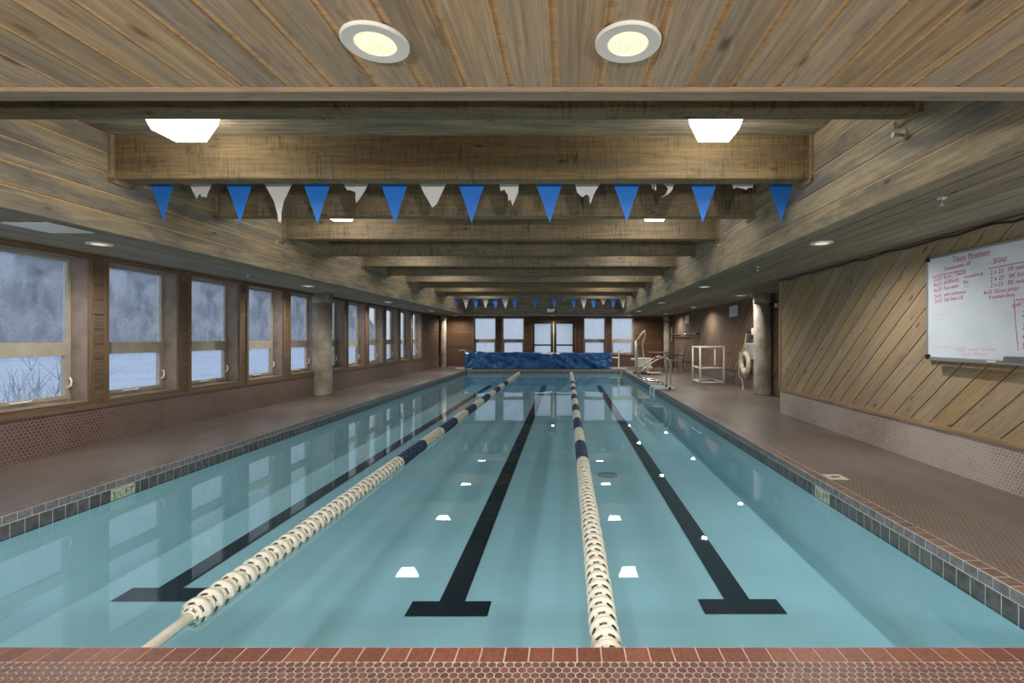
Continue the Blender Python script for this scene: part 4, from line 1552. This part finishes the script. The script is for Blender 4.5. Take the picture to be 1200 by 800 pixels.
def stroke(pts, mat='marker_red', r=0.0035):
    q = [(-0.0125, -wb(*p)[0], wb(*p)[1]) for p in pts]
    g = G().tube(q, r, 5)
    g.v = [(-0.0125 + (v[0] + 0.0125) * 0.15, v[1], v[2]) for v in g.v]
    put('marker_line', g.mesh('marker_line', mat), t)


write('Tribers  Movement', 1116.5, 308, 1160, 299, 7.5)
write('Development  I/II', 1107, 317.3, 1137, 310.5, 4.5)
stroke([(1092, 325), (1110, 320.4), (1132, 316.2)])
stroke([(1140, 311), (1148, 312), (1156, 310), (1163, 308)], 'marker_pale', 0.002)
write('2x50', 1094, 330, 1104, 327.6, 4.6); write('Kick / Swim', 1106, 327.2, 1132, 320.6, 4.8)
write('4x25', 1094, 336.3, 1104, 334, 4.6); write('drill/kick', 1106, 333.4, 1124, 329.4, 4.8); write('Streamline up', 1130, 326.5, 1152, 321.5, 3.6)
write('4x25', 1094.5, 342.8, 1104, 340.4, 4.6); write('Fast swim', 1106, 340, 1123, 336.6, 4.6); write('Fly', 1129, 333, 1135, 331.5, 4.0)
write('2x50', 1095, 349.4, 1103.5, 347.8, 4.2); write('swim continuous', 1106, 347.2, 1132, 343.2, 4.0); write('Fly', 1129.5, 337.5, 1137, 336.3, 2.5, 'marker_pale')
write('2x25', 1095.5, 355.2, 1104, 353.6, 4.4); write('Fast Swim OR', 1106.5, 353.2, 1129, 350.4, 4.6)
write('SIGNS', 1164, 309, 1180, 306.2, 6)
stroke([(1158, 314.8), (1178, 311), (1205, 305.8)])
write('2 x 25   FR swim', 1160.5, 322, 1204, 313.6, 5)
write('2 x 25   BK kick', 1160.5, 329.6, 1204, 322.2, 5)
write('2 x 25   BK swim', 1160.5, 336.8, 1204, 330.2, 5)
write('4x50  StLine jumps', 1152.5, 345.4, 1194.5, 339.2, 4.8)
write('8 seated dives', 1159, 350.4, 1189, 347, 4.6)
stroke([(1188.6, 350), (1189.6, 372), (1192, 398), (1193.5, 411)])
stroke([(1191, 351.5), (1205, 350)])
write('Group 1', 1187, 361.5, 1199.5, 355.6, 5)
for s, y in (('2', 371), ('3', 386), ('4', 397.5), ('5', 408.5)):
    write(s, 1197.6, y, 1201.6, y, 7)
stroke([(1093.5, 369), (1102, 368.6), (1110, 368)], 'marker_pale', 0.003)
stroke([(1094, 406), (1112, 406.5)], 'marker_pale', 0.004)
write('1x25', 1121, 411, 1131, 411, 4.5, 'marker_pale'); write('each', 1136, 411, 1147, 411, 4.5, 'marker_pale'); write('stroke', 1151, 411, 1167, 411, 4.5, 'marker_pale')
write('cool down', 1127, 416.5, 1156, 416.5, 4.5, 'marker_pale')

yb = F * (XBD - 0.05) / (1180 - VPX)
o = put('board_eraser', G().bevbox(-0.028, 0.028, -0.15, 0.0, 0.0, 0.062, 0.005).mesh('board_eraser', 'eraser'), None, (XBD - 0.053, yb, BZ0 - 0.004))
tag(o, 'grey felt eraser resting on the whiteboard tray', 'eraser')
ym = F * (XBD - 0.05) / (1157 - VPX)
t = thing('marker_pen', (XBD - 0.05, ym, BZ0 - 0.004 + 0.008), 'white marker pen with black cap on the whiteboard tray', 'marker')
put('barrel', G().lathe([(0.008, -0.09), (0.008, 0.0)], 10, 'y').mesh('barrel', 'white'), t)
put('cap', G().lathe([(0.0086, -0.16), (0.0086, -0.088)], 10, 'y').mesh('cap', 'black'), t)

# cable along the top of the near right wall
pts = []
for k in range(40):
    y = YR - 0.1 - k * 0.2
    pts.append((XR1 - 0.05, y, 2.295 + 0.010 * math.sin(k * 1.9) - (0.012 if k % 5 == 2 else 0)))
t = thing('power_cable', (0, 0, 0), 'black cable stapled along the top of the diagonal board wall', 'cable')
put('cord', G().tube(pts, 0.010, 6).mesh('cord', 'black', True), t)

# sprinkler heads
def sprinkler(loc, kind, label, grp, s=1):
    t = thing('sprinkler_head', loc, label, 'sprinkler', grp)
    if kind == 'side':
        put('escutcheon', G().lathe([(0.042, 0), (0.042, -0.004 * s), (0.03, -0.012 * s)], 20, 'x').mesh('escutcheon', plain('escutcheon', (190, 166, 130), 0.6)), t)
        put('body', G().tube([(-0.01 * s, 0, 0), (-0.075 * s, 0, 0)], 0.012, 8).lathe([(0.022, -0.08 * s), (0.022, -0.075 * s)], 12, 'x').mesh('body', 'steel'), t)
    else:
        put('escutcheon', G().lathe([(0.035, 0), (0.03, -0.008), (0.014, -0.012)], 18).mesh('escutcheon', 'steel'), t)
        put('body', G().tube([(0, 0, -0.01), (0, 0, -0.05)], 0.010, 8).lathe([(0.02, -0.055), (0.02, -0.050)], 12).mesh('body', 'steel'), t)


for i, yy in enumerate((3.38, 7.5, 11.7)):
    sprinkler((FX1, yy, 2.73), 'side', 'sidewall sprinkler with round pale plate on the right fascia, %s from the near ceiling' % ORD[i], 'sprinklers on the right fascia')
for i, yy in enumerate((7.31, 11.5)):
    sprinkler((FX0, yy, 2.75), 'side', 'sidewall sprinkler with pale plate on the left fascia, %s from the near ceiling' % ORD[i], 'sprinklers on the left fascia', -1)
for i, yy in enumerate((3.5, 6.87)):
    sprinkler((2.72, yy, ZS), 'pend', 'chrome pendant sprinkler in the right soffit, %s from the near ceiling' % ORD[i], 'sprinklers in the right soffit')
sprinkler((-5.15, 7.8, ZS), 'pend', 'chrome pendant sprinkler in the soffit above the windows', 'sprinklers in the left soffit')

# slatted vent in the left soffit
t = thing('ceiling_vent', (-4.74, 4.43, ZS), 'square white slatted vent panel with peeling edge in the left soffit', 'vent')
put('frame', bars(-0.24, 0.24, -0.22, 0.22, 0.02, -0.012, 0.0).mesh('frame', 'white'), t).rotation_euler = (0, math.radians(90), math.radians(90))
for k in range(9):
    y = -0.19 + k * 0.0475
    put('slat', G().bevbox(-0.21, 0.21, y - 0.019, y + 0.019, -0.010, -0.002, 0.002).mesh('slat', 'white'), t)
